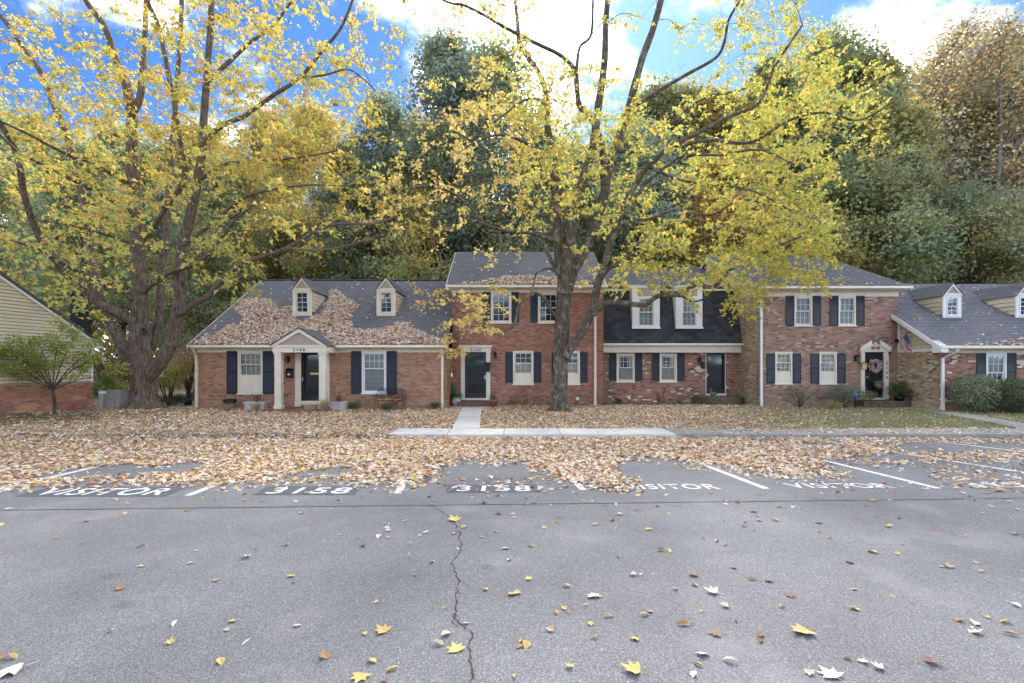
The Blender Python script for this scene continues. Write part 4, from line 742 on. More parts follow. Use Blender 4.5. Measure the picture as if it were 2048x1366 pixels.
# ------------------------------------------------------------------ right-hand low house
def house_right():
    D = 20.4; x0, x1 = 17.43, 29.0; h = thing('townhouse', (22, D, 0.05), 'low brick townhouse at the right edge with tan sided dormers', 'house', 'townhouses in the row')
    w1 = (19.32, 20.16, 0.85, 2.45); w2 = (23.3, 24.14, 0.85, 2.45); holes = [w1, w2]
    wall(h, front(D), x0, x1, -0.1, 2.58, holes); bricks(h, front(D), x0, x1, 0.0, 2.56, holes, BRICK['mixed'], cluster=[((0.58, 0.47, 0.38), 3), ((0.10, 0.06, 0.055), 3), ((0.33, 0.16, 0.12), 2)])
    fl = side_left(x0); wall(h, fl, D, 22.58, -0.1, 2.56, [], name='side_wall', top=[(D, 2.56), (22.58, 2.56), (22.58, 4.10), (D, 2.75)]); bricks(h, fl, D, 22.58, 0.0, 2.52, [], BRICK['moss'], name='side_brickwork', cluster=[((0.45, 0.40, 0.28), 2), ((0.12, 0.09, 0.06), 2), ((0.30, 0.17, 0.11), 3)])
    siding(h, fl, lambda z: (max(D, 20.4+(z-2.72)/0.606), 22.575) if (z-2.72)/0.606 < 2.1 else None, 2.62, 4.0, 0.19, M_sid_tan, lap=0.03)
    b = MB(); b.box(x0-0.03, x0-0.018, D, 22.575, 2.53, 2.64); b.box(x0-0.03, x0-0.018, 22.44, 22.575, 2.641, 3.85); b.build('corner_trim', M_white, h)
    xl = 17.13; slope_roof(h, (xl, 19.98, 2.72), (x1, 19.98, 2.72), (xl, 25.6, 6.12), (x1, 25.6, 6.12), M_shingle2); slope_roof(h, (x1, 31.2, 2.72), (17.45, 31.2, 2.72), (x1, 25.6, 6.125), (17.45, 25.6, 6.125), M_shingle2, 'back_roof')
    b = MB(); b.prism([(19.93, 2.50), (19.93, 2.70), (22.58, 4.29), (22.58, 4.08)], lambda u, v, e: Vector((e, u, v)), xl-0.03, xl-0.003); b.build('rake_board', M_white, h)
    b = MB(); b.prism([(19.93, 2.46), (19.93, 2.70), (20.4, 2.98), (20.4, 2.46)], lambda u, v, e: Vector((e, u, v)), xl-0.002, x0-0.031); b.build('eave_return', M_white, h)
    b = MB(); b.box(x0+0.0, x1, D-0.03, D-0.008, 2.46, 2.62); b.box(x0, x1, 20.03, D-0.031, 2.585, 2.61); b.build('frieze_board', M_cream, h)
    gutter(h, xl, x1, 19.93, 2.73, M_cream); downspout(h, 17.52, D, 2.62, 0.10, elbow=0.36, dxe=0.32, m=M_white)
    window_pair(h, D, *w1, 0.37, shutter_m=M_shutter_green, shutter_l=M_shutter_green, cover='half', up=(3, 2), lo=(3, 2), m=M_white, sz=(0.85, 2.46)); window_pair(h, D, *w2, 0.37, shutter_m=M_shutter_green, shutter_l=M_shutter_green, cover='half', m=M_white, sz=(0.85, 2.46))
    rz = roof_line(2.72, 19.98, 0.605)
    for xc in (19.555, 22.80): gable_dormer(h, xc, 0.82, 22.2, 4.01, 5.12, 5.62, rz, M_white, M_sid_tan, M_shingle2, False)
house_right()

# ------------------------------------------------------------------ sided house on the left, seen along its gable wall
def house_left():
    C0 = Vector((-16.2, 19.3, 0)); dv = Vector((-0.119, -0.993, 0)); nv = Vector((0.993, -0.119, 0))
    h = thing('sided_house', (-16.2, 19.3, 0.05), 'greige sided house with a brick base at the left edge', 'house')
    fn = lambda u, z, d: Vector((C0.x+dv.x*u+nv.x*d, C0.y+dv.y*u+nv.y*d, z))
    rk = lambda u: 3.02+0.605*min(u, 13.0-u); L_ = 13.0
    wall(h, fn, 0, L_, -0.3, 1.32, []); bricks(h, fn, 0, 5.0, -0.1, 1.30, [], BRICK['red'], cluster=[((0.38, 0.19, 0.12), 2)])
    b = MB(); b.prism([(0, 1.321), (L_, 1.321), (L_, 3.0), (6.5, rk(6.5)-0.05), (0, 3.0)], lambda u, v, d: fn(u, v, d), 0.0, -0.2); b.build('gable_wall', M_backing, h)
    siding(h, fn, lambda z: (0.07 if z < 3.0 else max(0.07, (z-3.02)/0.605), L_-0.07 if z < 3.0 else 13.0-max(0.07, (z-3.02)/0.605)) if (z-3.02)/0.605 < 6.4 else None, 1.325, 6.9, 0.114, M_sid_grey, lap=0.024)
    b = MB(); b.prism([(-0.02, 1.32), (0.068, 1.32), (0.068, 3.02), (-0.02, 3.0)], lambda u, v, d: fn(u, v, d), -0.05, 0.026); b.build('corner_trim', M_white, h)
    b = MB()
    b.prism([(-0.42, 2.76), (-0.42, 2.62), (0.0, 2.82), (6.5, 6.78), (6.5, 6.95)], lambda u, v, d: fn(u, v, d), 0.027, 0.07); b.prism([(13.4, 2.76), (13.4, 2.6), (6.5, 6.78), (6.5, 6.95)], lambda u, v, d: fn(u, v, d), 0.027, 0.07); b.build('rake_board', M_white, h)
    b = MB(); b.prism([(-0.45, 2.60), (0.10, 2.60), (0.10, 2.98), (-0.45, 2.72)], lambda u, v, d: fn(u, v, d), -0.05, 0.024); b.build('eave_return', M_white, h)
    for (ua, ub) in ((-0.48, 6.5), (13.5, 6.5)):
        za, zb = 2.735, 6.96; p = [fn(ua, za, 0.09), fn(ua, za, -8), fn(ub, zb, 0.09), fn(ub, zb, -8)]
        if ua < 0: slope_roof(h, p[0], p[1], p[2], p[3], M_shingle)
        else: slope_roof(h, p[1], p[0], p[3], p[2], M_shingle, 'back_roof')
    b = MB(); b.prism([(0, -0.3), (8, -0.3), (8, 2.9), (0, 2.9)], lambda u, v, d: fn(d, v, -u-0.01), 0.0, 0.2); b.build('rear_wall', M_sid_grey, h)
    b = MB(); M_ch = mat('dark_chimney_brick', (0.022, 0.025, 0.036), 0.7, 0.2, 10, bump=0.3, bscale=30); cx, cy = -17.50, 20.22
    b.box(cx-0.19, cx+0.18, cy-0.22, cy+0.22, -0.2, 4.78); b.box(cx-0.22, cx+0.21, cy-0.25, cy+0.25, 4.782, 4.93); b.build('chimney', M_ch, h)
house_left()
def fence():
    t = thing('picket_fence', (-15.6, 20.2, 0.0), 'weathered grey board fence between the sided house and the big trunk', 'fence'); a, b = Vector((-16.12, 19.50, 0)), Vector((-14.75, 20.55, 0)); n = 13; d = (b-a)/n; m = mat('weathered_wood', (0.27, 0.25, 0.23), 0.9, 0.3, 3, stretch=(6, 6, 0.6), objvar=0.2, bump=0.3)
    for i in range(n):
        p = a+d*i; q = a+d*(i+0.93); z1 = 0.98+rnd.uniform(-0.02, 0.02); mb = MB(); e = Vector((-d.y, d.x, 0)).normalized()*0.018; g = gz(p.x, p.y)-0.02
        mb.add([p+e, q+e, q-e, p-e], []); mb.v = []; base = [p+e, q+e, q-e, p-e]
        mb.add([(w.x, w.y, g) for w in base]+[(w.x, w.y, z1) for w in base], [(0,1,5,4),(1,2,6,5),(2,3,7,6),(3,0,4,7),(4,5,6,7),(3,2,1,0)]); mb.build('picket', m, t)
    mb = MB()
    for z in (0.25, 0.75): e = Vector((-d.y, d.x, 0)).normalized()*0.02; o = e*2.2; base = [a+e*0.95+o*0.0, b+e*0.95, b+e*3, a+e*3]; mb.add([(w.x, w.y, z) for w in base]+[(w.x, w.y, z+0.08) for w in base], [(0,1,5,4),(1,2,6,5),(2,3,7,6),(3,0,4,7),(4,5,6,7),(3,2,1,0)])
    mb.build('rail', m, t)
    mb = MB(); e = Vector((d.y, -d.x, 0)).normalized()*0.022; p, q = a+d*0.1+e, a+d*1.7+e; mb.add([(p.x, p.y, 0.84), (q.x, q.y, 0.84), (q.x, q.y, 0.93), (p.x, p.y, 0.93)], [(0,1,2,3)]); mb.build('name_plate', mat('pale_plate', (0.6, 0.66, 0.66), 0.6), t)
fence()
# ------------------------------------------------------------------ leaves
MAPLE_LO = (np.array([(0, 0, 0), (.5, .22, .10), (.24, .42, .03), (0, .98, -.10), (-.24, .42, .03), (-.5, .22, .10)]), np.array([(0, 1, 2), (0, 2, 3), (0, 3, 4), (0, 4, 5)]))
_o = [(0, 0), (.25, .03), (.52, .16), (.30, .32), (.44, .62), (.17, .54), (0, .98), (-.17, .54), (-.44, .62), (-.30, .32), (-.52, .16), (-.25, .03)]
def maple_hi(curl): return (np.array([(0, .30, 0)]+[(x, y, curl*(abs(x)*1.1+(y-.3)**2*1.3)) for x, y in _o]), np.array([(0, i+1, (i+1) % 12+1) for i in range(12)]))
QUAD = (np.array([(-.5, 0, .08), (.5, 0, .08), (.38, 1, -.06), (-.38, 1, -.06)]), np.array([(0, 1, 2, 3)]))
OVAL = (np.array([(0, 0, 0), (.22, .3, .05), (.2, .65, .04), (0, 1, -.05), (-.2, .65, .04), (-.22, .3, .05)]), np.array([(0, 1, 2), (0, 2, 3), (0, 3, 4), (0, 4, 5)]))
def unit(a): return a/np.maximum(np.linalg.norm(a, axis=1, keepdims=True), 1e-9)
def scatter(tpl, pos, normal, tip, size, col):
    "many copies of a small leaf as arrays: verts, faces, colours"
    tv, tf = tpl; n = len(pos); normal = unit(normal); tip = unit(tip-normal*np.sum(tip*normal, 1, keepdims=True)); side = np.cross(tip, normal)
    s = np.asarray(size).reshape(-1, 1, 1)
    v = pos[:, None, :]+s*(tv[None, :, 0:1]*side[:, None, :]+tv[None, :, 1:2]*tip[:, None, :]+tv[None, :, 2:3]*normal[:, None, :])
    f = tf[None]+(np.arange(n)*len(tv))[:, None, None]
    return v.reshape(-1, 3), f.reshape(-1, tf.shape[1]), np.repeat(col, len(tv), 0)
def leaf_mat(name, rough=0.6, trans=0.5, tint=(1, 1, 1), objvar=0.0):
    return mat(name, tint, rough, 0.10, 3, attr=True, trans=trans, objvar=objvar, spec=0.25)
def jit(cols, w, n, v=0.14):
    cols = np.array(cols, float); w = np.array(w, float); k = nrg.choice(len(cols), n, p=w/w.sum()); c = cols[k]*(1+nrg.uniform(-v, v, (n, 1))); return np.clip(c*(1+nrg.uniform(-0.05, 0.05, (n, 3))), 0, 0.95)
def bark_mat(name, c1, c2, lichen, amt, sc=1.0):
    m = bpy.data.materials.new(name); m.use_nodes = True; nt = m.node_tree; N = nt.nodes.new; L = nt.links.new; pb = nt.nodes['Principled BSDF']; tc = N('ShaderNodeTexCoord')
    mp = N('ShaderNodeMapping'); L(tc.outputs['Object'], mp.inputs[0]); mp.inputs['Scale'].default_value = (14*sc, 14*sc, 2.2*sc); n1 = N('ShaderNodeTexNoise'); L(mp.outputs[0], n1.inputs['Vector']); n1.inputs['Scale'].default_value = 1.6; n1.inputs['Detail'].default_value = 6; n1.inputs['Distortion'].default_value = 0.6
    cr = N('ShaderNodeValToRGB'); L(n1.outputs['Fac'], cr.inputs[0]); e = cr.color_ramp.elements; e[0].position = 0.38; e[0].color = (*c1, 1); e[1].position = 0.62; e[1].color = (*c2, 1)
    n2 = N('ShaderNodeTexNoise'); L(tc.outputs['Object'], n2.inputs['Vector']); n2.inputs['Scale'].default_value = 3.2; n2.inputs['Detail'].default_value = 7; n2.inputs['Roughness'].default_value = 0.7; r2 = N('ShaderNodeMapRange'); L(n2.outputs['Fac'], r2.inputs[0]); r2.inputs[1].default_value = 0.52; r2.inputs[2].default_value = 0.60; r2.inputs[4].default_value = amt
    mx = N('ShaderNodeMix'); mx.data_type = 'RGBA'; L(r2.outputs[0], mx.inputs[0]); L(cr.outputs[0], mx.inputs[6]); mx.inputs[7].default_value = (*lichen, 1)
    n3 = N('ShaderNodeTexNoise'); L(tc.outputs['Object'], n3.inputs['Vector']); n3.inputs['Scale'].default_value = 0.9; n3.inputs['Detail'].default_value = 4; r3 = N('ShaderNodeMapRange'); L(n3.outputs['Fac'], r3.inputs[0]); r3.inputs[1].default_value = 0.56; r3.inputs[2].default_value = 0.70; r3.inputs[4].default_value = 0.5
    m2 = N('ShaderNodeMix'); m2.data_type = 'RGBA'; L(r3.outputs[0], m2.inputs[0]); L(mx.outputs[2], m2.inputs[6]); m2.inputs[7].default_value = (0.085, 0.085, 0.03, 1)
    L(m2.outputs[2], pb.inputs['Base Color']); pb.inputs['Roughness'].default_value = 0.95; pb.inputs['Specular IOR Level'].default_value = 0.15
    bp = N('ShaderNodeBump'); bp.inputs['Strength'].default_value = 0.9; bp.inputs['Distance'].default_value = 0.035; L(n1.outputs['Fac'], bp.inputs['Height']); L(bp.outputs[0], pb.inputs['Normal']); return m
M_bark = bark_mat('maple_bark', (0.06, 0.047, 0.037), (0.165, 0.132, 0.102), (0.36, 0.35, 0.29), 0.45)
M_bark_brown = bark_mat('brown_bark', (0.075, 0.055, 0.042), (0.21, 0.165, 0.125), (0.30, 0.27, 0.22), 0.3)
M_bark_dark = bark_mat('dark_bark', (0.04, 0.033, 0.028), (0.11, 0.095, 0.08), (0.2, 0.19, 0.16), 0.3)
M_bark_pale = bark_mat('pale_bark', (0.14, 0.12, 0.10), (0.36, 0.33, 0.29), (0.48, 0.46, 0.42), 0.5)

def spline(pts, n_per=6):
    pts = [Vector(p) for p in pts]; out = []
    for i in range(len(pts)-1):
        p0, p1, p2, p3 = pts[max(i-1, 0)], pts[i], pts[i+1], pts[min(i+2, len(pts)-1)]
        for k in range(n_per):
            t = k/n_per; out.append(0.5*((2*p1)+(p2-p0)*t+(2*p0-5*p1+4*p2-p3)*t*t+(3*p1-p0-3*p2+p3)*t**3))
    out.append(pts[-1]); return out
class Skeleton:
    def __init__(s): s.p = []; s.r = []
    def add(s, path, radii): s.p += [tuple(q) for q in path]; s.r += list(radii)
def limb_path(pix, d0, d1, w0, w1):
    "traced limb: pixels with a depth that runs from d0 to d1; widths in pixels"
    n = len(pix); L_ = [0]
    for a, b in zip(pix[:-1], pix[1:]): L_.append(L_[-1]+math.hypot(b[0]-a[0], b[1]-a[1]))
    pts = [P(x, y, d0+(d1-d0)*(l/L_[-1])**1.2) for (x, y), l in zip(pix, L_)]; path = spline(pts, 6); m = len(path)
    rad = [max(0.006, (w0+(w1-w0)*(i/(m-1))**0.8)/2/FPX*path[i].y) for i in range(m)]; return path, rad
def grow(skel, targets, sag=0.05):
    "join every target to the nearest wood, nearest first, so that twigs fork from twigs"
    T = np.array(targets); P0 = np.array(skel.p); R0 = np.array(skel.r); dist = np.full(len(T), 1e9); near = np.zeros(len(T), int)
    for i in range(0, len(P0)):
        d = np.linalg.norm(T-P0[i], axis=1); k = d < dist; dist[k] = d[k]; near[k] = i
    left = np.ones(len(T), bool); twigs = []
    pts = [P0]; pall = list(map(tuple, P0)); rall = list(R0)
    for _ in range(len(T)):
        i = int(np.argmin(np.where(left, dist, 1e9)));
        if dist[i] > 3.4: break
        left[i] = False; a = Vector(pall[near[i]]); b = Vector(T[i]); r = max(0.005, min(rall[near[i]]*0.62, 0.006+0.010*(b-a).length)); mid = a.lerp(b, 0.5)+Vector((rnd.uniform(-.12, .12), rnd.uniform(-.12, .12), rnd.uniform(0.0, 0.22)))*(b-a).length
        path = spline([a, mid, b], 4); rr = [r+(0.0035-r)*k/(len(path)-1) for k in range(len(path))]; twigs.append((path, rr))
        for q, rq in list(zip(path, rr))[2:]:
            pall.append(tuple(q)); rall.append(rq); j = len(pall)-1; d = np.linalg.norm(T-np.array(q), axis=1); k = (d < dist) & left; dist[k] = d[k]; near[k] = j
    return twigs, ~left
def sample_map(rows, x0, y0, cell, n, dsamp):
    cells = [(x0+cell*c, y0+cell*r, int(ch)) for r, row in enumerate(rows) for c, ch in enumerate(row) if ch != '0']; w = np.array([c[2] for c in cells], float); w = w**1.6; pick_ = nrg.choice(len(cells), n, p=w/w.sum()); out = []
    for k in pick_:
        cx, cy, _ = cells[k]; px, py = cx+nrg.random()*cell, cy+nrg.random()*cell; D = dsamp(px, py); out.append((px, py, D))
    return out
def crown_leaves(twigs, per, size, colfn, name, m, parent):
    """sprays: from the outer half of every twig grow short side shoots, leaves sit in pairs along them and hang"""
    pos = []; tips = []; shoots = []
    for path, rr in twigs:
        base = path[-1]-path[-3]; base = base.normalized() if base.length > 1e-6 else Vector((0, 0, 1)); k = max(2, int(per/9+rnd.uniform(-.5, .9)))
        for q in range(k):
            s0 = path[-1-rnd.randrange(min(5, len(path)-1))]; d = (base*0.6+Vector((rnd.gauss(0, .75), rnd.gauss(0, .75), rnd.gauss(-.02, .35)))).normalized(); L_ = rnd.uniform(.28, .78); e = s0+d*L_+Vector((0, 0, -.10*L_)); mid = s0.lerp(e, .5)+Vector((0, 0, .06*L_)); shoots.append([s0, mid, e]); n = rnd.randint(6, 12)
            for i in range(n):
                t = (i+1)/n; c = s0.lerp(mid, 2*t) if t < .5 else mid.lerp(e, 2*t-1); sd = Vector((rnd.gauss(0, 1), rnd.gauss(0, 1), rnd.gauss(-.35, .5))).normalized()*rnd.uniform(.02, .10); pos.append(tuple(c+sd)); tips.append(tuple(d*.5+sd*7+Vector((0, 0, -.55))))
    pos = np.array(pos); tip = np.array(tips)+nrg.normal(0, .25, (len(pos), 3)); n = len(pos); nor = nrg.normal(0, .75, (n, 3)); nor[:, 2] = np.abs(nor[:, 2])+.45; s = size*nrg.uniform(.55, 1.2, n); v, f, col = scatter(MAPLE_LO, pos, nor, tip, s, colfn(pos)); print(name, n)
    return fast_mesh(name, v, f, col, m, parent), shoots
def maple(name, label, group, base, limbs, tmap, n_targets, dsamp, per, size, colfn, barkm, leafm, trunk_pix, tw, flare, extra=[]):
    t = thing(name, tuple(base), label, 'tree', group); sk = Skeleton(); path, rad = limb_path(trunk_pix, base.y, base.y, tw[0], tw[1]); path[0].z = base.z-0.15
    mb = MB(); n = len(path); rr = []
    for i, q in enumerate(path): hgt = q.z-base.z; rr.append(rad[i]*(1+flare*math.exp(-max(hgt, 0)/0.28)))
    mb.tube(path, rr, 28, jitter=0.10, seed=3); 
    for k in range(8): # surface roots running out of the flare
        a = 2*math.pi*k/8+rnd.uniform(-.25, .25); L_ = rnd.uniform(0.25, 0.5)+rr[0]*0.15; r0 = rr[0]*0.55; d = Vector((math.cos(a), math.sin(a), 0)); mb.tube([base+d*r0+Vector((0, 0, 0.34)), base+d*(r0+0.22*L_)+Vector((0, 0, 0.12)), base+d*(r0+0.6*L_)+Vector((0, 0, 0.02)), base+d*(r0+L_)+Vector((0, 0, -0.10))], [0.10*rr[0]/0.5, 0.10*rr[0]/0.5, 0.07*rr[0]/0.5, 0.03], 10, jitter=0.15, seed=k)
    mb.build('trunk', barkm, t, smooth=True); sk.add(path, rad)
    for k, (pix, d0, d1, w0, w1) in enumerate(limbs):
        path, rad = limb_path(pix, d0, d1, w0, w1); mb = MB(); mb.tube(path, rad, 14 if w0 > 14 else 9, jitter=0.07, seed=k*1.7); mb.build('limb', barkm, t, smooth=True); sk.add(path, rad)
    targets = [tuple(P(*q)) for q in sample_map(*tmap, n_targets, dsamp)]+[tuple(P(*q)) for q in extra]; twigs, used = grow(sk, targets); mb = MB()
    for path, rad in twigs: mb.tube(path, rad, 5, caps=False)
    o, shoots = crown_leaves(twigs, per, size, colfn, 'foliage', leafm, t); o['kind'] = 'stuff'
    for sh in shoots: mb.tube(sh, [.0045, .0035, .002], 3, caps=False)
    o = mb.build('twigs', barkm, t, smooth=True); o['kind'] = 'stuff'; return t

# ---- the maple on the left
def left_dsamp(px, py):
    if py > 470: return nrg.uniform(14.5, 19.2)
    return float(np.clip(nrg.normal(19.3, 3.2), 13, 25.5))
def left_cols(pos):
    n = len(pos); c = jit([(0.76, 0.56, 0.12), (0.66, 0.54, 0.11), (0.74, 0.44, 0.15), (0.68, 0.30, 0.12), (0.43, 0.48, 0.15)], [5, 6, 0.9, 0.25, 3.4], n); g = jit([(0.42, 0.48, 0.15), (0.56, 0.54, 0.16), (0.70, 0.53, 0.17)], [4, 3, 2], n); low = np.clip((8.5-pos[:, 2]+nrg.normal(0, 1.2, n))/5, 0, 1)[:, None]; return np.where(nrg.random((n, 1)) < low, g, c)
LEFT_LIMBS = [
    ([(281, 690), (279, 640), (279, 573), (275, 520), (273, 451), (266, 348), (264, 287), (262, 225), (255, 180), (246, 150), (230, 115), (209, 53), (176, 8), (150, -40)], 20.2, 19.0, 35, 8),
    ([(262, 230), (279, 197), (287, 123), (291, 41), (292, -60)], 19.4, 21.0, 16, 7),
    ([(290, 757), (316, 731), (340, 689), (356, 625), (361, 573), (361, 529), (365, 492), (381, 430), (394, 369), (404, 307), (406, 262), (410, 205), (416, 123), (422, 41), (422, -60)], 20.1, 18.6, 29, 10),
    ([(268, 712), (245, 689), (224, 646), (208, 612), (195, 573), (184, 520), (176, 463), (164, 389), (148, 320), (131, 262), (107, 205), (82, 143), (57, 111), (16, 49), (-20, 10)], 20.2, 21.5, 23, 8),
    ([(275, 645), (237, 625), (198, 610), (169, 586), (145, 557), (124, 536), (90, 492), (66, 443), (49, 389), (33, 307), (0, 246), (-40, 190)], 20.0, 15.0, 22, 9),
    ([(268, 600), (232, 573), (198, 560), (150, 540), (80, 500), (20, 480)], 19.9, 16.5, 12, 4),
    ([(300, 700), (318, 640), (322, 560), (330, 480), (338, 380), (345, 300), (352, 200), (360, 90), (365, -40)], 20.6, 24.0, 17, 8),
    ([(285, 585), (316, 557), (343, 544), (382, 531), (410, 515), (440, 480), (470, 440), (520, 400)], 20.0, 16.8, 13, 4),
    ([(358, 628), (390, 607), (420, 589), (455, 550), (500, 521), (574, 496), (656, 451), (746, 447), (800, 430)], 19.7, 15.8, 14, 4),
    ([(396, 362), (410, 353), (451, 328), (492, 324), (603, 314), (680, 300)], 18.9, 16.0, 10, 3),
    ([(404, 290), (414, 279), (447, 250), (492, 230), (549, 189), (599, 156), (640, 107), (681, 57), (705, 0), (715, -40)], 18.8, 16.2, 12, 4),
    ([(413, 165), (459, 123), (504, 82), (545, 53), (582, 4)], 18.6, 17.0, 10, 4),
    ([(268, 372), (254, 365), (185, 328), (123, 303), (62, 271), (0, 242)], 19.6, 15.0, 10, 4),
    ([(272, 430), (254, 422), (213, 394), (156, 365), (82, 328), (37, 303), (0, 270)], 19.8, 14.5, 11, 4),
    ([(273, 492), (254, 484), (205, 467), (140, 450), (70, 440)], 19.9, 16.0, 8, 3),
    ([(275, 490), (300, 460), (328, 418), (357, 381), (369, 348), (361, 287), (348, 205), (328, 102), (316, 49), (295, 0), (285, -50)], 20.0, 17.2, 13, 7),
    ([(366, 490), (420, 450), (480, 400), (540, 380), (620, 370), (700, 372)], 18.9, 14.8, 9, 3), ([(600, 156), (650, 150), (700, 140), (750, 180)], 16.6, 15.5, 5, 2.5), ([(574, 496), (640, 500), (700, 490), (760, 470)], 16.6, 14.5, 6, 2.5)]
LEFT_MAP = (["56655566654321", "44335677654432", "54335777765432", "66678888776431", "78888888777620", "78888888877520", "77888888877741", "67787667777764", "66654445443333", "45542233210001", "24520012100000"], 0, -64, 64)
bl = P(287, 820, 20.2); bl.z = gz(bl.x, bl.y)
M_leaf = leaf_mat('autumn_leaf'); 
maple('maple_tree', 'huge multi-stemmed maple with golden leaves left of the 3160 house', 'front yard maples', bl, LEFT_LIMBS, LEFT_MAP, 840, left_dsamp, 31, 0.16, left_cols, M_bark_brown, M_leaf, [(287, 822), (287, 790), (286, 770), (282, 735), (279, 700), (281, 670), (283, 645)], (46, 37), 0.6)

# ---- the maple in the centre
def mid_dsamp(px, py):
    if py > 480: return nrg.uniform(15.5, 19.6)
    return float(np.clip(nrg.normal(19.4, 2.8), 13.5, 25.0))
def mid_cols(pos):
    n = len(pos); c = jit([(0.68, 0.58, 0.12), (0.56, 0.55, 0.12), (0.76, 0.57, 0.13), (0.42, 0.49, 0.16), (0.70, 0.42, 0.16)], [5, 5, 2.4, 3.2, 0.4], n); w = jit([(0.76, 0.56, 0.20), (0.76, 0.50, 0.21), (0.66, 0.57, 0.20)], [4, 2, 3], n); k = np.clip((1.5-pos[:, 0]+nrg.normal(0, 1.0, n))/3.0, 0, 0.8)[:, None]; return np.where(nrg.random((n, 1)) < k, w, c)
MID_LIMBS = [
    ([(1124, 600), (1126, 560), (1119, 520), (1117, 492), (1114, 430), (1114, 369), (1108, 324), (1102, 287), (1094, 246), (1094, 200), (1080, 150), (1041, 90), (1035, 41), (1026, -30)], 20.2, 21.2, 25, 7),
    ([(1128, 590), (1136, 540), (1141, 492), (1153, 410), (1170, 348), (1186, 295), (1194, 230), (1203, 172), (1209, 123), (1211, 61), (1215, 0), (1218, -50)], 20.1, 18.8, 26, 9),
    ([(1134, 580), (1145, 545), (1170, 500), (1186, 463), (1207, 393), (1215, 348), (1231, 295), (1252, 238), (1268, 176), (1285, 115), (1305, 61), (1322, 0), (1332, -50)], 20.2, 20.2, 24, 11),
    ([(1210, 370), (1207, 352), (1205, 303), (1190, 250), (1160, 213), (1153, 164), (1149, 139), (1121, 111), (1071, 86), (1014, 57), (973, 33), (932, 12), (895, 4), (850, -20)], 20.1, 16.5, 15, 4),
    ([(1151, 150), (1153, 139), (1160, 94), (1182, 70), (1186, 0), (1188, -40)], 18.2, 17.6, 8, 4),
    ([(1130, 715), (1139, 697), (1166, 659), (1185, 615), (1196, 567), (1209, 530), (1228, 465), (1248, 410), (1272, 369), (1293, 336), (1334, 299), (1387, 270), (1457, 234), (1518, 205), (1551, 131), (1605, 50)], 20.0, 16.0, 22, 4),
    ([(1186, 630), (1211, 607), (1252, 607), (1289, 609), (1315, 593), (1359, 585), (1393, 570), (1426, 573), (1448, 556), (1458, 541), (1484, 527), (1516, 512), (1560, 490), (1610, 470)], 19.7, 16.2, 13, 4),
    ([(1328, 592), (1364, 593), (1385, 603), (1405, 599), (1420, 590)], 18.4, 17.2, 6, 3),
    ([(1120, 552), (1112, 544), (1098, 537), (1074, 545), (1067, 570), (1060, 590)], 19.9, 18.6, 8, 3),
    ([(1118, 640), (1105, 626), (1088, 597), (1071, 587), (1050, 597), (1036, 615), (1029, 648), (1001, 667), (979, 662), (950, 640), (905, 610), (880, 590)], 19.8, 16.5, 8, 3),
    ([(1116, 485), (1104, 480), (1063, 467), (1014, 461), (973, 451), (957, 434), (936, 410), (903, 385), (862, 371), (810, 378)], 20.0, 15.8, 9, 3),
    ([(1146, 430), (1137, 422), (1108, 426), (1084, 432), (1063, 414), (1035, 402), (1000, 380)], 19.8, 17.0, 6, 3),
    ([(1118, 548), (1108, 533), (1088, 492), (1067, 463), (1067, 410), (1071, 357), (1060, 300), (1030, 250)], 20.3, 22.0, 9, 4),
    ([(1096, 215), (1071, 197), (1039, 205), (1014, 225), (980, 250)], 20.6, 18.5, 7, 3), ([(1112, 330), (1060, 290), (1000, 270), (940, 290), (890, 330)], 20.5, 17.5, 8, 3),
    ([(1255, 228), (1268, 213), (1326, 176), (1375, 148), (1432, 115), (1449, 82), (1457, 41), (1480, 0), (1500, -40)], 20.1, 17.5, 9, 4),
    ([(1262, 400), (1280, 385), (1293, 365), (1334, 332), (1371, 311), (1440, 310), (1520, 300), (1590, 330)], 18.6, 15.5, 9, 3),
    ([(1350, 293), (1420, 280), (1500, 285), (1580, 240), (1650, 225), (1720, 240), (1790, 200)], 17.8, 14.5, 8, 3), ([(1230, 300), (1290, 300), (1340, 250), (1400, 200), (1480, 180), (1540, 160)], 20.2, 21.5, 9, 3),
    ([(1240, 430), (1290, 440), (1350, 420), (1420, 430), (1480, 400), (1540, 410)], 19.2, 16.0, 8, 3), ([(1300, 335), (1360, 360), (1430, 370), (1500, 380), (1580, 420)], 18.2, 14.8, 7, 3), ([(1198, 560), (1240, 520), (1300, 500), (1380, 490), (1450, 450)], 19.7, 17.0, 8, 3)]
MID_MAP = (["0112212223444310", "0222211223455410", "0012221112456510", "0135774222466644", "1247985334689775", "2346986335899854", "3345875345899720", "3433654345799900", "2322222366899900", "0110011455778500", "0552100122331000", "0363100000000000"], 768, -64, 64)
bm = P(1120, 823, 20.2); bm.z = gz(bm.x, bm.y)
maple('maple_tree', 'tall forked maple with yellow leaves in front of the 3158 house', 'front yard maples', bm, MID_LIMBS, MID_MAP, 880, mid_dsamp, 38, 0.155, mid_cols, M_bark, M_leaf, [(1119, 825), (1119, 790), (1120, 760), (1122, 700), (1124, 650), (1127, 605), (1131, 570), (1134, 545)], (31, 29), 0.35)
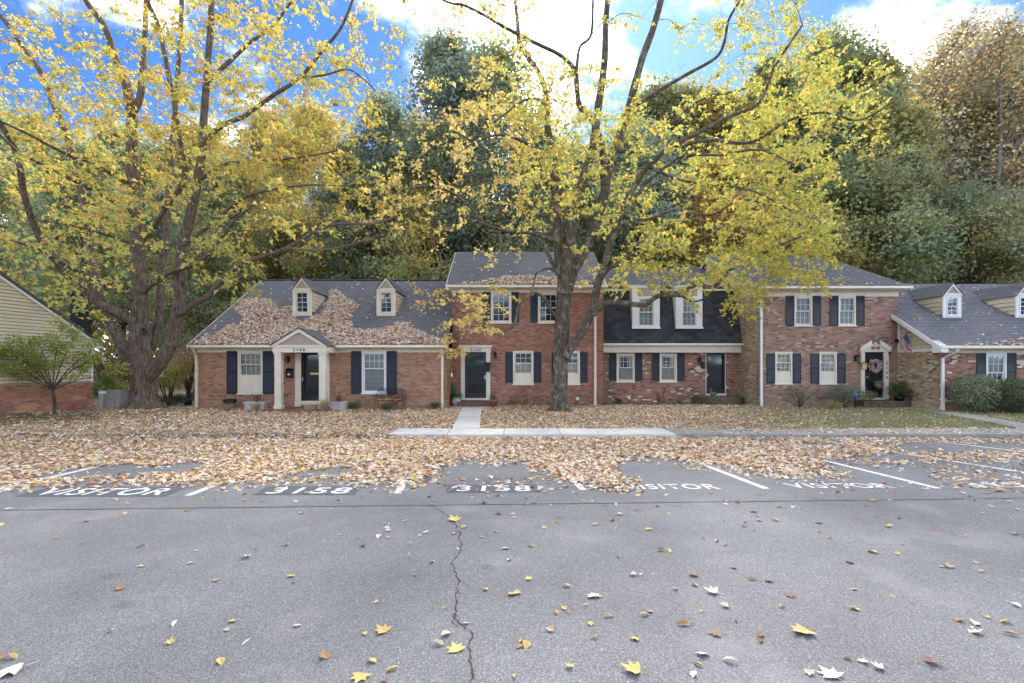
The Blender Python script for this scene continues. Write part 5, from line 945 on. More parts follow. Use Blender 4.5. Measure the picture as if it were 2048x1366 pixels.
def bark_scars():
    for nm, px, py, D, r in (('left', 287, 662, 19.72, 0.11),):
        p = P(px, py, D); mb = MB(); n = 14
        for (ra, rb, ya, yb) in ((1.5, 1.15, 0.03, -0.03), (1.15, 0.8, -0.03, 0.0), (0.8, 0.25, 0.0, 0.10)):
            for k in range(n):
                a, b = 2*math.pi*k/n, 2*math.pi*(k+1)/n; mb.face([(p.x+r*ra*math.cos(a), p.y+ya, p.z+r*ra*math.sin(a)), (p.x+r*ra*math.cos(b), p.y+ya, p.z+r*ra*math.sin(b)), (p.x+r*rb*math.cos(b), p.y+yb, p.z+r*rb*math.sin(b)), (p.x+r*rb*math.cos(a), p.y+yb, p.z+r*rb*math.sin(a))])
        t = [o for o in bpy.data.objects if o.name.startswith('maple_tree') and o.location.x < -10][0]; mb.build('knot_hole', M_bark_dark, t, smooth=True)
bark_scars()

# ------------------------------------------------------------------ woods behind the row
def wood_mesh(seed, height, crown_r, crown_base, n_clump, per, leaf, bare=0.0, trunk_r=0.28, lean=0.0, shape='round'):
    "one forest tree at the origin: (trunk mesh, crown mesh)"
    r_ = random.Random(seed); g = np.random.default_rng(seed); mb = MB(); top = Vector((lean*height, 0, height*0.93)); pts = [Vector((0, 0, -0.3)), Vector((lean*height*0.2+r_.uniform(-.2, .2), r_.uniform(-.2, .2), height*0.33)), Vector((lean*height*0.55+r_.uniform(-.4, .4), r_.uniform(-.4, .4), height*0.66)), top]
    path = spline(pts, 7); n = len(path); rad = [trunk_r*(1-0.9*(i/(n-1))**0.9) for i in range(n)]; mb.tube(path, rad, 9, jitter=0.06, seed=seed)
    cl = []
    for i in range(n_clump):
        t = r_.random(); z = crown_base+(height-crown_base)*t
        prof = math.sin(math.pi*min(1, 0.12+0.88*t)**0.8)**0.7 if shape == 'round' else (1.05-t)**0.75
        a = r_.uniform(0, 2*math.pi); rr = crown_r*max(0.12, prof)*math.sqrt(r_.uniform(0.15, 1.0)); cl.append(Vector((lean*z+rr*math.cos(a), rr*math.sin(a), z+r_.uniform(-.5, .5))))
    for i, c in enumerate(cl):
        if i % 2 and not bare: continue
        zt = max(crown_base*0.55, c.z-(Vector((c.x, c.y, 0)).length)*0.75-0.6); k = min(range(n), key=lambda q: abs(path[q].z-zt)); a = path[k]; mid = a.lerp(c, 0.5)+Vector((0, 0, 0.25)); r0 = max(0.02, rad[k]*0.42); mb.tube(spline([a, mid, c], 3), [r0+(0.012-r0)*q/6 for q in range(7)], 5, caps=False)
        if bare:
            for q in range(5): d = Vector((r_.uniform(-1, 1), r_.uniform(-1, 1), r_.uniform(0.1, 1.2)))*r_.uniform(0.8, 1.6); mb.tube([c, c+d*0.5+Vector((0, 0, .1)), c+d], [0.02, 0.014, 0.006], 4, caps=False)
    to = mb.build('trunk_proto', M_bark_dark, smooth=True); tm = to.data; bpy.data.objects.remove(to)
    C = np.array([tuple(c) for c in cl]); T = np.repeat(C, per, 0); m_ = len(T); rad_c = np.repeat(g.uniform(0.75, 1.45, len(cl)), per)[:, None]*crown_r/4.6; pos = T+g.normal(0, 0.62, (m_, 3))*rad_c*np.array([1, 1, 0.7]); nor = g.normal(0, 1, (m_, 3)); nor[:, 2] = np.abs(nor[:, 2])+0.3; tip = g.normal(0, 1, (m_, 3)); tip[:, 2] -= 0.6
    tone = np.repeat(g.uniform(0.72, 1.25, len(cl)), per)[:, None]*g.uniform(0.75, 1.25, (m_, 1)); hue = np.repeat(g.normal(0, 0.10, len(cl)), per)[:, None]+g.normal(0, 0.07, (m_, 1)); col = np.concatenate([1+hue*1.4, 1+hue*0.3, 1-hue], 1)*tone
    v, f, c = scatter(QUAD, pos, nor, tip, leaf*g.uniform(0.6, 1.25, m_), np.clip(col, 0.2, 2.2)); co = fast_mesh('crown_proto', v, f, c, M_leaf); cm = co.data; bpy.data.objects.remove(co); return tm, cm
PROTO = {'broad': [wood_mesh(s, 25, 5.2, 8.5, 150, 220, 0.19) for s in (1, 2)], 'tall': [wood_mesh(s, 27, 4.0, 11, 130, 210, 0.19) for s in (3, 4)], 'sparse': [wood_mesh(s, 26, 5.0, 8, 150, 85, 0.15, bare=1, trunk_r=0.24, lean=0.04) for s in (5, 6)], 'low': [wood_mesh(s, 11, 3.6, 2.6, 100, 260, 0.115, trunk_r=0.13) for s in (7, 8)]}
WOODCOL = dict(green=(0.36, 0.385, 0.19), dark=(0.31, 0.345, 0.20), blue=(0.35, 0.40, 0.27), olive=(0.46, 0.42, 0.17), gold=(0.52, 0.43, 0.15), orange=(0.52, 0.36, 0.14), pale=(0.40, 0.41, 0.22), tan=(0.52, 0.43, 0.24), rust=(0.34, 0.16, 0.10))
def wood_leafmat(k): return mat('wood_leaf_'+k, WOODCOL[k], 0.7, 0.12, 0.8, attr=True, trans=0.52, objvar=0.14, spec=0.2)
def wood_tree(px, topy, D, kind, col, label, wide=1.0, bark=None, rot=None, group='trees of the woods behind the row'):
    x = WX(px, D); z0 = gz(x, min(D, 90)); h = WZ(topy, D)-z0; base_h = {'broad': 25, 'tall': 27, 'sparse': 26, 'low': 11}[kind]; s = h/base_h; t = thing('forest_tree', (x, D, z0), label, 'tree', group); tm, cm = PROTO[kind][rnd.randrange(2)]; t.rotation_euler.z = rnd.uniform(0, 6.28) if rot is None else rot; t.scale = (s*wide, s*wide, s)
    for nm, me, m in (('trunk', tm, bark or M_bark_dark), ('crown', cm, wood_leafmat(col))):
        o = bpy.data.objects.new(nm, me); COL.objects.link(o); o.parent = t; o.material_slots[0].link = 'OBJECT'; o.material_slots[0].material = m
        if nm == 'crown': o['kind'] = 'stuff'
    return t
for a in [
    (-60, 180, 36, 'broad', 'green', 'green tree rising behind the roof of the sided house at the left edge'), (60, 250, 45, 'tall', 'olive', 'olive tree far behind the leaning left stem of the big maple'), (170, 300, 34, 'broad', 'green', 'green tree behind the dark chimney of the sided house'),
    (330, 380, 42, 'tall', 'blue', 'bluish tree seen between the stems of the big left maple'), (455, 330, 37, 'broad', 'green', 'green tree above the left gable end of the 3160 roof'), (540, 230, 46, 'tall', 'orange', 'orange tinted tree behind the first dormer of 3160'), (625, 225, 41, 'broad', 'gold', 'golden tree behind the middle of the 3160 roof ridge'),
    (690, 300, 36, 'tall', 'dark', 'dark green tree behind the second dormer of 3160'), (765, 200, 40, 'tall', 'blue', 'bluish green tree behind the right end of the 3160 ridge'), (895, 95, 39, 'broad', 'blue', 'very tall bluish green tree left of the central maple', 0.95), (985, 105, 44, 'broad', 'green', 'tall green tree rising behind the 3158 roof'),
    (1080, 260, 37, 'tall', 'dark', 'dark tree directly behind the fork of the central maple'), (1185, 330, 43, 'tall', 'olive', 'olive tree behind the right slope of the 3158 roof'), (1275, 260, 39, 'broad', 'blue', 'bluish tree above the mansard house, left part'), (1375, 170, 46, 'tall', 'olive', 'yellow olive tree above the mansard house, right part'),
    (1465, 300, 38, 'broad', 'orange', 'orange flecked tree behind the siding gable of 3154'), (1545, 130, 42, 'tall', 'green', 'tall green tree behind the left end of the 3154 ridge', 1.0, M_bark_brown), (1655, 85, 43, 'broad', 'green', 'very tall green tree above the middle of the 3154 roof'), (1745, 120, 41, 'tall', 'olive', 'tall olive tree with a golden top behind the right slope of 3154', 1.0, M_bark_pale),
    (1815, 300, 36, 'tall', 'pale', 'pale green tree between 3154 and the right-hand house', 1.0, M_bark_pale), (1880, 70, 44, 'sparse', 'tan', 'thin tan leaved tree above the right-hand dormer', 1.15, M_bark_pale), (1985, 55, 38, 'sparse', 'tan', 'pale barked half bare tree at the right edge', 1.1, M_bark_pale), (2090, 70, 42, 'broad', 'olive', 'olive tree cut by the right edge of the picture'),
    (1140, 300, 47, 'broad', 'blue', 'bluish tree far behind the right stem of the central maple', 1.15), (1310, 190, 48, 'broad', 'pale', 'pale green tree high above the first boxed dormer', 1.2), (1430, 185, 44, 'tall', 'olive', 'olive tree high above the second boxed dormer', 1.2), (1500, 215, 47, 'broad', 'green', 'broad green tree behind the siding gable, farther back', 1.2), (825, 240, 46, 'tall', 'green', 'green tree high above the left rake of 3158', 1.2), (1600, 175, 48, 'broad', 'pale', 'pale tree far behind the 3154 ridge', 1.15, M_bark_pale), (1850, 160, 50, 'broad', 'pale', 'pale green tree far behind the right-hand dormers', 1.2, M_bark_pale), (1950, 170, 52, 'broad', 'green', 'green tree far behind the half bare tree', 1.2), (250, 270, 50, 'broad', 'pale', 'pale green tree far behind the main stem of the big maple', 1.2), (400, 260, 52, 'broad', 'olive', 'olive tree far behind the right stem of the big maple', 1.2),
    (1700, 330, 36, 'low', 'green', 'small green understory tree over the right hip of the 3154 roof'), (1925, 380, 35.5, 'low', 'pale', 'small pale understory tree above the ridge of the right-hand house'), (1600, 380, 38, 'low', 'gold', 'small golden understory tree behind the 3154 ridge'), (2040, 420, 36, 'low', 'gold', 'small golden tree low at the right edge'),
    (840, 400, 37, 'low', 'olive', 'small olive understory tree beside the left rake of 3158'), (560, 440, 36, 'low', 'olive', 'small olive understory tree behind the first 3160 dormer'), (420, 470, 33, 'low', 'green', 'small green tree past the left end of 3160'), (1330, 430, 37, 'low', 'gold', 'small golden understory tree behind the mansard roof'), (1000, 420, 36, 'low', 'dark', 'small dark understory tree behind the 3158 ridge')]:
    wood_tree(*a)
def far_woods():
    n = 70000; x = nrg.uniform(-85, 100, n); d = nrg.uniform(58, 74, n); hmax = 15+5*np.sin(x*0.21)+4*np.sin(x*0.53+1)+3*np.sin(x*1.3); z = nrg.uniform(0, 1, n)**0.8*hmax+0.5; pos = np.stack([x, d, z+0.4], 1); nor = nrg.normal(0, 1, (n, 3)); tip = nrg.normal(0, 1, (n, 3)); tip[:, 2] -= .5
    col = jit([(0.22, 0.25, 0.12), (0.34, 0.31, 0.12), (0.52, 0.39, 0.12), (0.48, 0.27, 0.11)], [6, 3, 1.6, 0.7], n, 0.3); v, f, c = scatter(QUAD, pos, nor, tip, nrg.uniform(0.35, 0.7, n), col); o = fast_mesh('far_woods', v, f, c, M_leaf); tag(o, 'distant mass of mixed autumn woods behind the trees', 'woods', kind='stuff')
far_woods()
# ------------------------------------------------------------------ fallen leaves
def in_poly(x, y, poly):
    c = np.zeros(len(x), bool); n = len(poly)
    for i in range(n):
        (x0, y0), (x1, y1) = poly[i], poly[(i+1) % n]; k = ((y0 > y) != (y1 > y)); xi = (x1-x0)*(y-y0)/(y1-y0+1e-9)+x0; c ^= k & (x < xi)
    return c
CARPET = [(-400, 985), (0, 975), (90, 970), (240, 962), (330, 968), (450, 972), (545, 960), (640, 957), (700, 962), (770, 971), (835, 972), (885, 942), (920, 920), (1040, 922), (1062, 940), (1130, 958), (1180, 976), (1262, 988), (1296, 975), (1275, 960), (1225, 940), (1240, 916), (1300, 918), (1390, 926), (1450, 933), (1520, 946), (1600, 954), (1720, 959), (1690, 944), (1630, 921), (1700, 917), (1760, 928), (1900, 926), (2200, 920), (2500, 915), (2500, 800), (-400, 800)]
HOLES = [[(60, 955), (150, 938), (260, 932), (400, 927), (415, 936), (330, 949), (235, 954), (140, 957)], [(565, 956), (600, 944), (700, 934), (720, 926), (735, 932), (690, 948), (620, 957)], [(1590, 893), (1600, 885), (1690, 884), (1690, 892)], [(1780, 905), (1800, 886), (1900, 884), (2100, 890), (2100, 897), (1900, 903)], [(1700, 916), (1760, 906), (1850, 910), (1830, 920), (1760, 925)]]
PATCH = [([(1850, 945), (1900, 935), (2050, 930), (2200, 940), (2150, 1000), (1960, 985), (1880, 965)], 0.33), ([(1640, 975), (1760, 985), (2100, 1030), (2100, 975), (1900, 965)], 0.10), ([(600, 950), (690, 945), (820, 955), (800, 962), (620, 960)], 0.25), ([(850, 955), (1000, 950), (1120, 960), (1250, 990), (900, 985)], 0.08)]
LEAFCOL = ([(0.72, 0.59, 0.45), (0.68, 0.50, 0.32), (0.76, 0.67, 0.57), (0.60, 0.36, 0.16), (0.48, 0.25, 0.11), (0.72, 0.51, 0.16), (0.46, 0.13, 0.06), (0.34, 0.20, 0.11)], [5.5, 5.8, 5, 3.3, 1.9, 1.6, 0.35, 1.3])
def project(x, d, z): return CX+x/d*FPX, HY-(z-CZ)/d*FPX
def surf(x, d):
    z = np.where(d < CURB_D, 0.266-0.02*d+0.006, np.where(d < 14.52, 0.108, 0.085+0.02*np.clip((d-15)/6, 0, 1)))
    k = d > 14.6
    if k.any(): z[k] = np.array([gz(a, b) for a, b in zip(x[k], d[k])])
    return z
def nz(x, y, s, o=0.0): return np.array([mnoise.noise(Vector((a*s, b*s, o))) for a, b in zip(x, y)])
def carpet():
    n = 560000; d = 7.0+(23.2-7.0)*nrg.random(n); x = nrg.uniform(-26, 30, n); k = np.abs(x) < d*1.16+1; x, d = x[k], d[k]; z = surf(x, d); wob = nz(x, d, 1.3)*9+nz(x, d, 4.0, 5)*5; px, py = project(x, d, z); pyw = py+wob*np.clip((py-815)/120, 0.15, 1.0)
    dens = np.zeros(len(x)); fine = nz(x, d, 7.0, 2)*6; soft = (py-860)/100
    for o_, w_ in ((-14, .22), (-5, .28), (3, .28), (11, .22)): dens[in_poly(px, pyw+(o_+fine)*np.clip(soft, 0.1, 1.0), CARPET)] += w_
    dens = dens**1.35
    for h in HOLES: dens[in_poly(px, pyw, h)] = 0.03
    for p_, w in PATCH: q = in_poly(px, pyw, p_); dens[q] = np.maximum(dens[q], w)
    # thinner to the right, where asphalt and grass show
    r = (px > 1450) & (py > 872); dens[r] *= np.clip(0.95-(px[r]-1450)/900, 0.35, 1)
    lawn = (d > 14.55); rt = lawn & (px > 1350); dens[rt] *= np.clip(1.0-(px[rt]-1350)/420, 0.10, 1); far = lawn & (px > 1540) & (py < 850); dens[far] *= 0.7
    lf = lawn & (px < 200) & (py < 842); dens[lf] *= 0.28
    # clean slabs and walk
    sw = (d > CURB_D-0.02) & (d < 14.53); new = sw & (x > -3.4) & (x < 4.4); dens[new] = 0.008; old = sw & (x > 4.4); dens[old] *= 0.10; ol = sw & (px < 470); dens[ol] = np.where((d[ol] > 13.42) & (d[ol] < 13.85), 0.15, dens[ol]*0.85)
    walk = lawn & (d < 21.75) & (x > -1.74-0.06*(d-14.5)) & (x < -0.93-0.05*(d-14.5)); dens[walk] = 0.015
    dens *= np.where(d > 14.5, 0.9, 1.0)
    dens *= np.clip(1.15+1.0*nz(x, d, 0.9, 9), 0.35, 1.0)**np.where(dens > 0.9, 0.4, 1.0)
    # not inside houses
    inside = ((d > 21.28) & (x > -13.4) & (x < -2.75)) | ((d > 22.88) & (x > -2.8) & (x < 4.2)) | (d > 24.5) | ((d > 22.55) & (x > 11.1)) | ((d > 20.35) & (x > 17.4)) | ((x < -16.2-0.12*(19.3-d)) & (d < 20)) | ((d > 21.3) & (x < -13.3) & (d > 23))
    porch = ((d > 19.8) & (x > -9.72) & (x < -7.28)) | ((d > 22.05) & (x > -2.45) & (x < -0.93)); dens[inside] = 0; dens[porch] = 0
    keep = nrg.random(len(x)) < dens; x, d, z, w = x[keep], d[keep], z[keep], dens[keep]; m_ = len(x)
    pile = np.where((d > 12.85) & (d < CURB_D) & (CX+x/d*FPX < 790), 0.10*np.clip((d-12.85)/0.45, 0, 1)**1.5, 0)
    pos = np.stack([x, d, z+pile+0.004+nrg.random(m_)**1.6*0.035*np.clip(w, 0.1, 1)], 1); nor = nrg.normal(0, 0.32, (m_, 3)); nor[:, 2] = 1; tip = nrg.normal(0, 1, (m_, 3)); tip[:, 2] *= 0.2; size = 0.045+0.075*nrg.random(m_)**1.3; col = jit(*LEAFCOL, m_, 0.2)
    h = nrg.random(m_) < 0.7; out = [scatter(MAPLE_LO, pos[h], nor[h], tip[h], size[h], col[h]), scatter(OVAL, pos[~h], nor[~h], tip[~h], size[~h], col[~h])]
    v = np.concatenate([out[0][0], out[1][0]]); f = np.concatenate([out[0][1], out[1][1]+len(out[0][0])]); c = np.concatenate([out[0][2], out[1][2]])
    tag(fast_mesh('leaf_litter', v, f, c, leaf_mat('dry_leaf', 0.75, 0.15)), 'thick carpet of fallen tan and orange leaves over lawn and bays', 'leaves', kind='stuff'); print('carpet leaves', m_)
carpet()
def roof_leaves(name, label, plane, polys, n, x0, x1, d0, d1, sparse=0.012):
    "leaves lying on a roof slope: plane(d) = height, slope k"
    z0, dd0, k = plane; x = nrg.uniform(x0, x1, n); d = nrg.uniform(d0, d1, n); z = z0+k*(d-dd0); px, py = project(x, d, z); w = nz(x, d, 2.2, 3)*7; dens = np.full(len(x), sparse)
    for p_, q in polys: dens[in_poly(px+w, py+w*0.6, p_)] = q
    keep = nrg.random(n) < dens; x, d, z = x[keep], d[keep], z[keep]; m_ = len(x); th = math.atan(k); N0 = np.array([0, -math.sin(th), math.cos(th)]); pos = np.stack([x, d, z], 1)+N0*(0.016+nrg.random((m_, 1))*0.04); nor = N0+nrg.normal(0, 0.33, (m_, 3)); tip = nrg.normal(0, 1, (m_, 3)); col = jit([(0.70, 0.57, 0.46), (0.66, 0.48, 0.34), (0.75, 0.65, 0.57), (0.54, 0.30, 0.17), (0.44, 0.21, 0.12), (0.66, 0.46, 0.18)], [5, 5, 5, 3.5, 1.8, 1], m_, 0.2)
    v, f, c = scatter(MAPLE_LO, pos, nor, tip, nrg.uniform(0.08, 0.14, m_), col); tag(fast_mesh(name, v, f, c, leaf_mat('dry_leaf')), label, 'leaves', kind='stuff')
A_POLY = [(380, 688), (430, 665), (490, 640), (470, 620), (480, 600), (510, 596), (545, 600), (560, 618), (585, 612), (590, 632), (600, 645), (640, 628), (650, 610), (660, 590), (655, 582), (672, 580), (690, 592), (722, 612), (705, 625), (700, 640), (708, 660), (750, 662), (790, 650), (822, 642), (820, 655), (860, 670), (898, 690), (380, 692)]
roof_leaves('roof_leaf_drift', 'drift of brown leaves across the shingles of the 3160 roof', (2.80, 20.85, 0.606), [(A_POLY, 1.0)], 24000, -13.4, -2.8, 20.87, 26.9)
roof_leaves('roof_leaf_drift', 'strip of leaves along the eave of the 3158 roof', (5.56, 22.48, 0.62), [([(900, 568), (960, 562), (1010, 553), (1060, 551), (1110, 556), (1140, 566), (1180, 560), (1200, 545), (1210, 573), (900, 573)], 1.0)], 9000, -2.9, 4.25, 22.5, 26.2)
roof_leaves('roof_leaf_drift', 'scattered leaves on the shingles of the 3154 roof', (5.46, 22.18, 0.432), [], 7000, 11.1, 17.6, 22.2, 28.2, 0.014)
roof_leaves('roof_leaf_drift', 'scattered leaves on the roof of the right-hand house', (2.72, 19.98, 0.605), [([(1930, 690), (1990, 684), (2048, 676), (2150, 670), (2150, 694), (1900, 694)], 0.7)], 9000, 17.3, 26.0, 20.0, 25.5, 0.02)
roof_leaves('roof_leaf_drift', 'leaves gathered at the right end of the mansard house roof', (5.83, 24.74, 0.411), [([(1420, 560), (1470, 570), (1474, 578), (1400, 577)], 0.7), ([(1205, 577), (1240, 577), (1215, 570)], 0.6)], 6000, 4.3, 11.1, 24.8, 28.9, 0.01)
# ---- single leaves on the open asphalt
def leaf_ramp():
    m = bpy.data.materials.new('asphalt_leaf'); m.use_nodes = True; nt = m.node_tree; N = nt.nodes.new; L = nt.links.new; pb = nt.nodes['Principled BSDF']; oi = N('ShaderNodeObjectInfo')
    tc = N('ShaderNodeTexCoord'); ns = N('ShaderNodeTexNoise'); ns.inputs['Scale'].default_value = 25; L(tc.outputs['Object'], ns.inputs['Vector']); mr = N('ShaderNodeMapRange'); L(ns.outputs['Fac'], mr.inputs[0]); mr.inputs[3].default_value = 0.65; mr.inputs[4].default_value = 1.15; sc = N('ShaderNodeVectorMath'); sc.operation = 'SCALE'; L(oi.outputs['Color'], sc.inputs[0]); L(mr.outputs[0], sc.inputs['Scale']); L(sc.outputs[0], pb.inputs['Base Color']); pb.inputs['Roughness'].default_value = 0.7; return m
M_aleaf = leaf_ramp()
def leaf_protos():
    out = []
    for k in range(12):
        if k < 7: v, f = maple_hi([0.10, 0.22, -0.16, 0.34, 0.16, -0.26, 0.42][k])
        elif k < 10:
            v = OVAL[0].copy(); v[:, 2] = [0.02, .14, .14, -.02, .16, .14]; v[:, 0] *= [1, 1.5, 0.85][k-7]; f = OVAL[1]
        else: v = np.array([(0, 0, 0), (.06, .3, .05), (.05, .7, .06), (0, 1, 0), (-.05, .7, .0), (-.06, .3, .0)]); f = OVAL[1]
        v = v.copy(); v[:, 1] -= 0.35; v[:, 2] -= v[:, 2].min(); mb = MB(); mb.add([tuple(q) for q in v], [tuple(q) for q in f])
        if k < 9: mb.tube([(0, -0.35, 0.03), (0.03, -0.55, 0.02), (0.07, -0.78, 0.03)], [0.018, 0.014, 0.012], 4)
        o = mb.build('fallen_leaf', M_aleaf, smooth=False); out.append(o.data); bpy.data.objects.remove(o)
    return out
LEAFME = leaf_protos()
LEAFTINT = [('pale tan', (0.55, 0.47, 0.35), 5), ('yellow', (0.58, 0.44, 0.13), 4), ('light brown', (0.48, 0.34, 0.19), 4), ('cream', (0.62, 0.57, 0.48), 5), ('russet', (0.34, 0.17, 0.07), 2), ('amber', (0.54, 0.36, 0.12), 3), ('dark brown', (0.19, 0.10, 0.06), 2)]
def place_leaf(px, py, size, k, rz, label=None, tilt=0.12, tint=None):
    g = ground_hit(px, py); o = bpy.data.objects.new('fallen_leaf', LEAFME[k]); COL.objects.link(o); o.location = (g.x, g.y, g.z+0.007); o.scale = (size, size, size); o.rotation_euler = (rnd.uniform(-tilt, tilt), rnd.uniform(-tilt, tilt), rz); 
    if tint is None: tint = rnd.choices(LEAFTINT, [q[2] for q in LEAFTINT])[0]
    j_ = rnd.uniform(0.88, 1.12); o.color = (*[min(1, c_*j_) for c_ in tint[1]], 1); side = 'at the left edge of the lot' if px < 350 else 'left of the long crack' if px < 860 else 'beside the long crack' if px < 1010 else 'right of the long crack' if px < 1500 else 'on the right side of the lot'
    far_ = 'near the bottom edge' if py > 1240 else 'halfway down the lot' if py > 1080 else 'just below the bays'; shp = 'lobed' if k < 7 else 'oval' if k < 10 else 'narrow'
    tag(o, label or '%s %s leaf %s, %s' % (tint[0], shp, side, far_), 'leaf', 'single leaves scattered on the asphalt'); return o
SPECIAL = [(1605, 1266, 0.155, 1, 1.9, 'largest orange brown leaf on the asphalt, right of centre'), (911, 1299, 0.115, 0, 0.4, 'star shaped pale yellow leaf beside the crack in the asphalt'), (20, 1345, 0.16, 5, 2.2, 'big pale leaf in the bottom left corner of the lot'), (1265, 1343, 0.12, 3, 1.2, 'curled golden leaf near the bottom edge of the lot'), (1660, 1350, 0.13, 0, 0.2, 'pale lobed leaf at the bottom edge, right of centre'), (765, 1262, 0.115, 4, 0.9, 'amber leaf lying left of the crack'), (1187, 1193, 0.12, 2, 0.1, 'spidery tan leaf with a long stem in mid lot'), (720, 1357, 0.11, 0, 3.0, 'pale yellow leaf cut by the bottom edge'), (1425, 1186, 0.11, 6, 1.0, 'silvery curled leaf in the right half of the lot'), (908, 1041, 0.16, 3, 0.6, 'yellow leaf lying at the top of the long crack')]
TINT = {q[0]: q for q in LEAFTINT}
for s_, c_ in zip(SPECIAL, ['amber', 'yellow', 'cream', 'yellow', 'cream', 'amber', 'pale tan', 'yellow', 'cream', 'yellow']): place_leaf(*s_[:5], s_[5], tint=TINT[c_])
cnt = 0
while cnt < 288:
    py = 985+ (1366-985)*rnd.random()**2.3; px = rnd.uniform(-10, 2058)
    if rnd.random() > 0.42+0.58*min(1, max(0, (px-500)/900)) and py > 1030: continue
    if py < 1000 and rnd.random() < 0.3: continue
    k_ = rnd.choice([1, 2, 3, 4, 5, 6, 7, 7, 8, 8, 9, 9, 10, 11]); place_leaf(px, py, rnd.choice([0.045, 0.055, 0.06, 0.07, 0.08, 0.09]), k_, rnd.uniform(0, 6.28), tilt=0.3); cnt += 1
# ------------------------------------------------------------------ shrubs, pots and small things
def shrub_leaves(c, rx, ry, rz, n, size, cols, w, shell=0.5, tpl=None, droop=0.2):
    g = nrg.normal(0, 1, (n, 3)); g = unit(g)*(nrg.random((n, 1))**shell); pos = np.array(c)+g*np.array([rx, ry, rz]); pos += nrg.normal(0, 0.04, (n, 3)); nor = g+nrg.normal(0, 0.5, (n, 3)); nor[:, 2] += 0.4; tip = nrg.normal(0, 1, (n, 3)); tip[:, 2] -= droop; return scatter(tpl or OVAL, pos, nor, tip, size*nrg.uniform(0.6, 1.25, n), jit(cols, w, n, 0.25))
def join(parts):
    v = []; f = []; c = []; o = 0
    for a, b, d in parts: v.append(a); f.append(b+o); c.append(d); o += len(a)
    return np.concatenate(v), np.concatenate(f), np.concatenate(c)
M_shrub = leaf_mat('shrub_leaf', 0.5, 0.25)
GREEN = [(0.13, 0.20, 0.07), (0.20, 0.26, 0.10), (0.09, 0.14, 0.05)]
def shrub(name, label, cat, px, py, D, w, h, n, cols=GREEN, wts=(3, 2, 2), size=0.05, stems=7, lumps=7, group=None, z0=None, depth=None, airy=0.5, barkm=None):
    "px, py: foot of the plant in the photograph; w, h: metres"
    x = WX(px, D); z = gz(x, D) if z0 is None else z0; t = thing(name, (x, D, z), label, cat, group); dp = depth or w*0.4; parts = []; mb = MB(); barkm = barkm or M_bark_dark
    for k in range(lumps):
        a = rnd.uniform(0, 6.28); r = rnd.uniform(0.15, 0.62); c = (x+math.cos(a)*r*w/2, D+math.sin(a)*r*dp, z+h*rnd.uniform(0.42, 0.74)); parts.append(shrub_leaves(c, w*0.26, dp*0.5, h*0.27, n//lumps, size, cols, wts, airy))
        mb.tube(spline([(x+rnd.uniform(-.06, .06), D, z-0.03), ((x+c[0])/2+rnd.uniform(-.08, .08), (D+c[1])/2, z+(c[2]-z)*0.55), c], 3), [0.016*h, 0.014*h, 0.013*h, 0.011*h, 0.009*h, 0.007*h, 0.005*h], 5)
    mb.build('stems', barkm, t, smooth=True); v, f, c = join(parts); o = fast_mesh('foliage', v, f, c, M_shrub, t); o['kind'] = 'stuff'; return t
# small tree by the sided house
def small_tree(px, py, D, h, label, seed, spread=1.3, n=7000):
    x = WX(px, D); z = gz(x, D); t = thing('small_tree', (x, D, z), label, 'tree'); r_ = random.Random(seed); mb = MB(); fork = Vector((x-0.05, D, z+h*0.30)); mb.tube(spline([(x, D, z-0.05), (x+0.02, D, z+h*0.15), fork], 4), [0.05, 0.048, 0.046, 0.044, 0.043, 0.042, 0.041, 0.04, 0.04], 8, jitter=0.1); mb.build('trunk', M_bark_dark, t, smooth=True); parts = []; ends = []; mb = MB()
    for k in range(11):
        a = -1.25+2.5*k/10+r_.uniform(-.1, .1); L_ = h*r_.uniform(0.5, 0.72); e = fork+Vector((math.sin(a)*L_*spread, r_.uniform(-.7, .7), max(0.12, math.cos(a))*L_)); mid = fork.lerp(e, 0.5)+Vector((-math.sin(a)*0.08, 0, 0.14)); pa = spline([fork, mid, e], 4); mb.tube(pa, [0.022-0.017*i/8 for i in range(9)], 5, caps=False)
        for q in range(6):
            s0 = pa[3+r_.randrange(6)]; e2 = s0+Vector((r_.uniform(-.5, .5), r_.uniform(-.5, .5), r_.uniform(-.05, .4))); mb.tube([s0, s0.lerp(e2, .5)+Vector((0, 0, .05)), e2], [0.008, 0.006, 0.003], 4, caps=False); ends.append(e2)
    mb.build('branches', M_bark_dark, t, smooth=True)['kind'] = 'stuff'
    for e in ends: parts.append(shrub_leaves(tuple(e), 0.30, 0.28, 0.16, n//len(ends), 0.085, [(0.34, 0.40, 0.12), (0.26, 0.33, 0.10), (0.58, 0.52, 0.14)], (4, 3, 1.4), 0.6))
    v, f, c = join(parts); fast_mesh('foliage', v, f, c, M_leaf, t)['kind'] = 'stuff'
small_tree(108, 830, 16.9, 2.75, 'slender green ornamental tree in front of the sided wall', 4, 1.15); small_tree(-38, 830, 16.0, 2.6, 'small yellowish tree cut by the left edge of the picture', 9, 1.0, 4500)
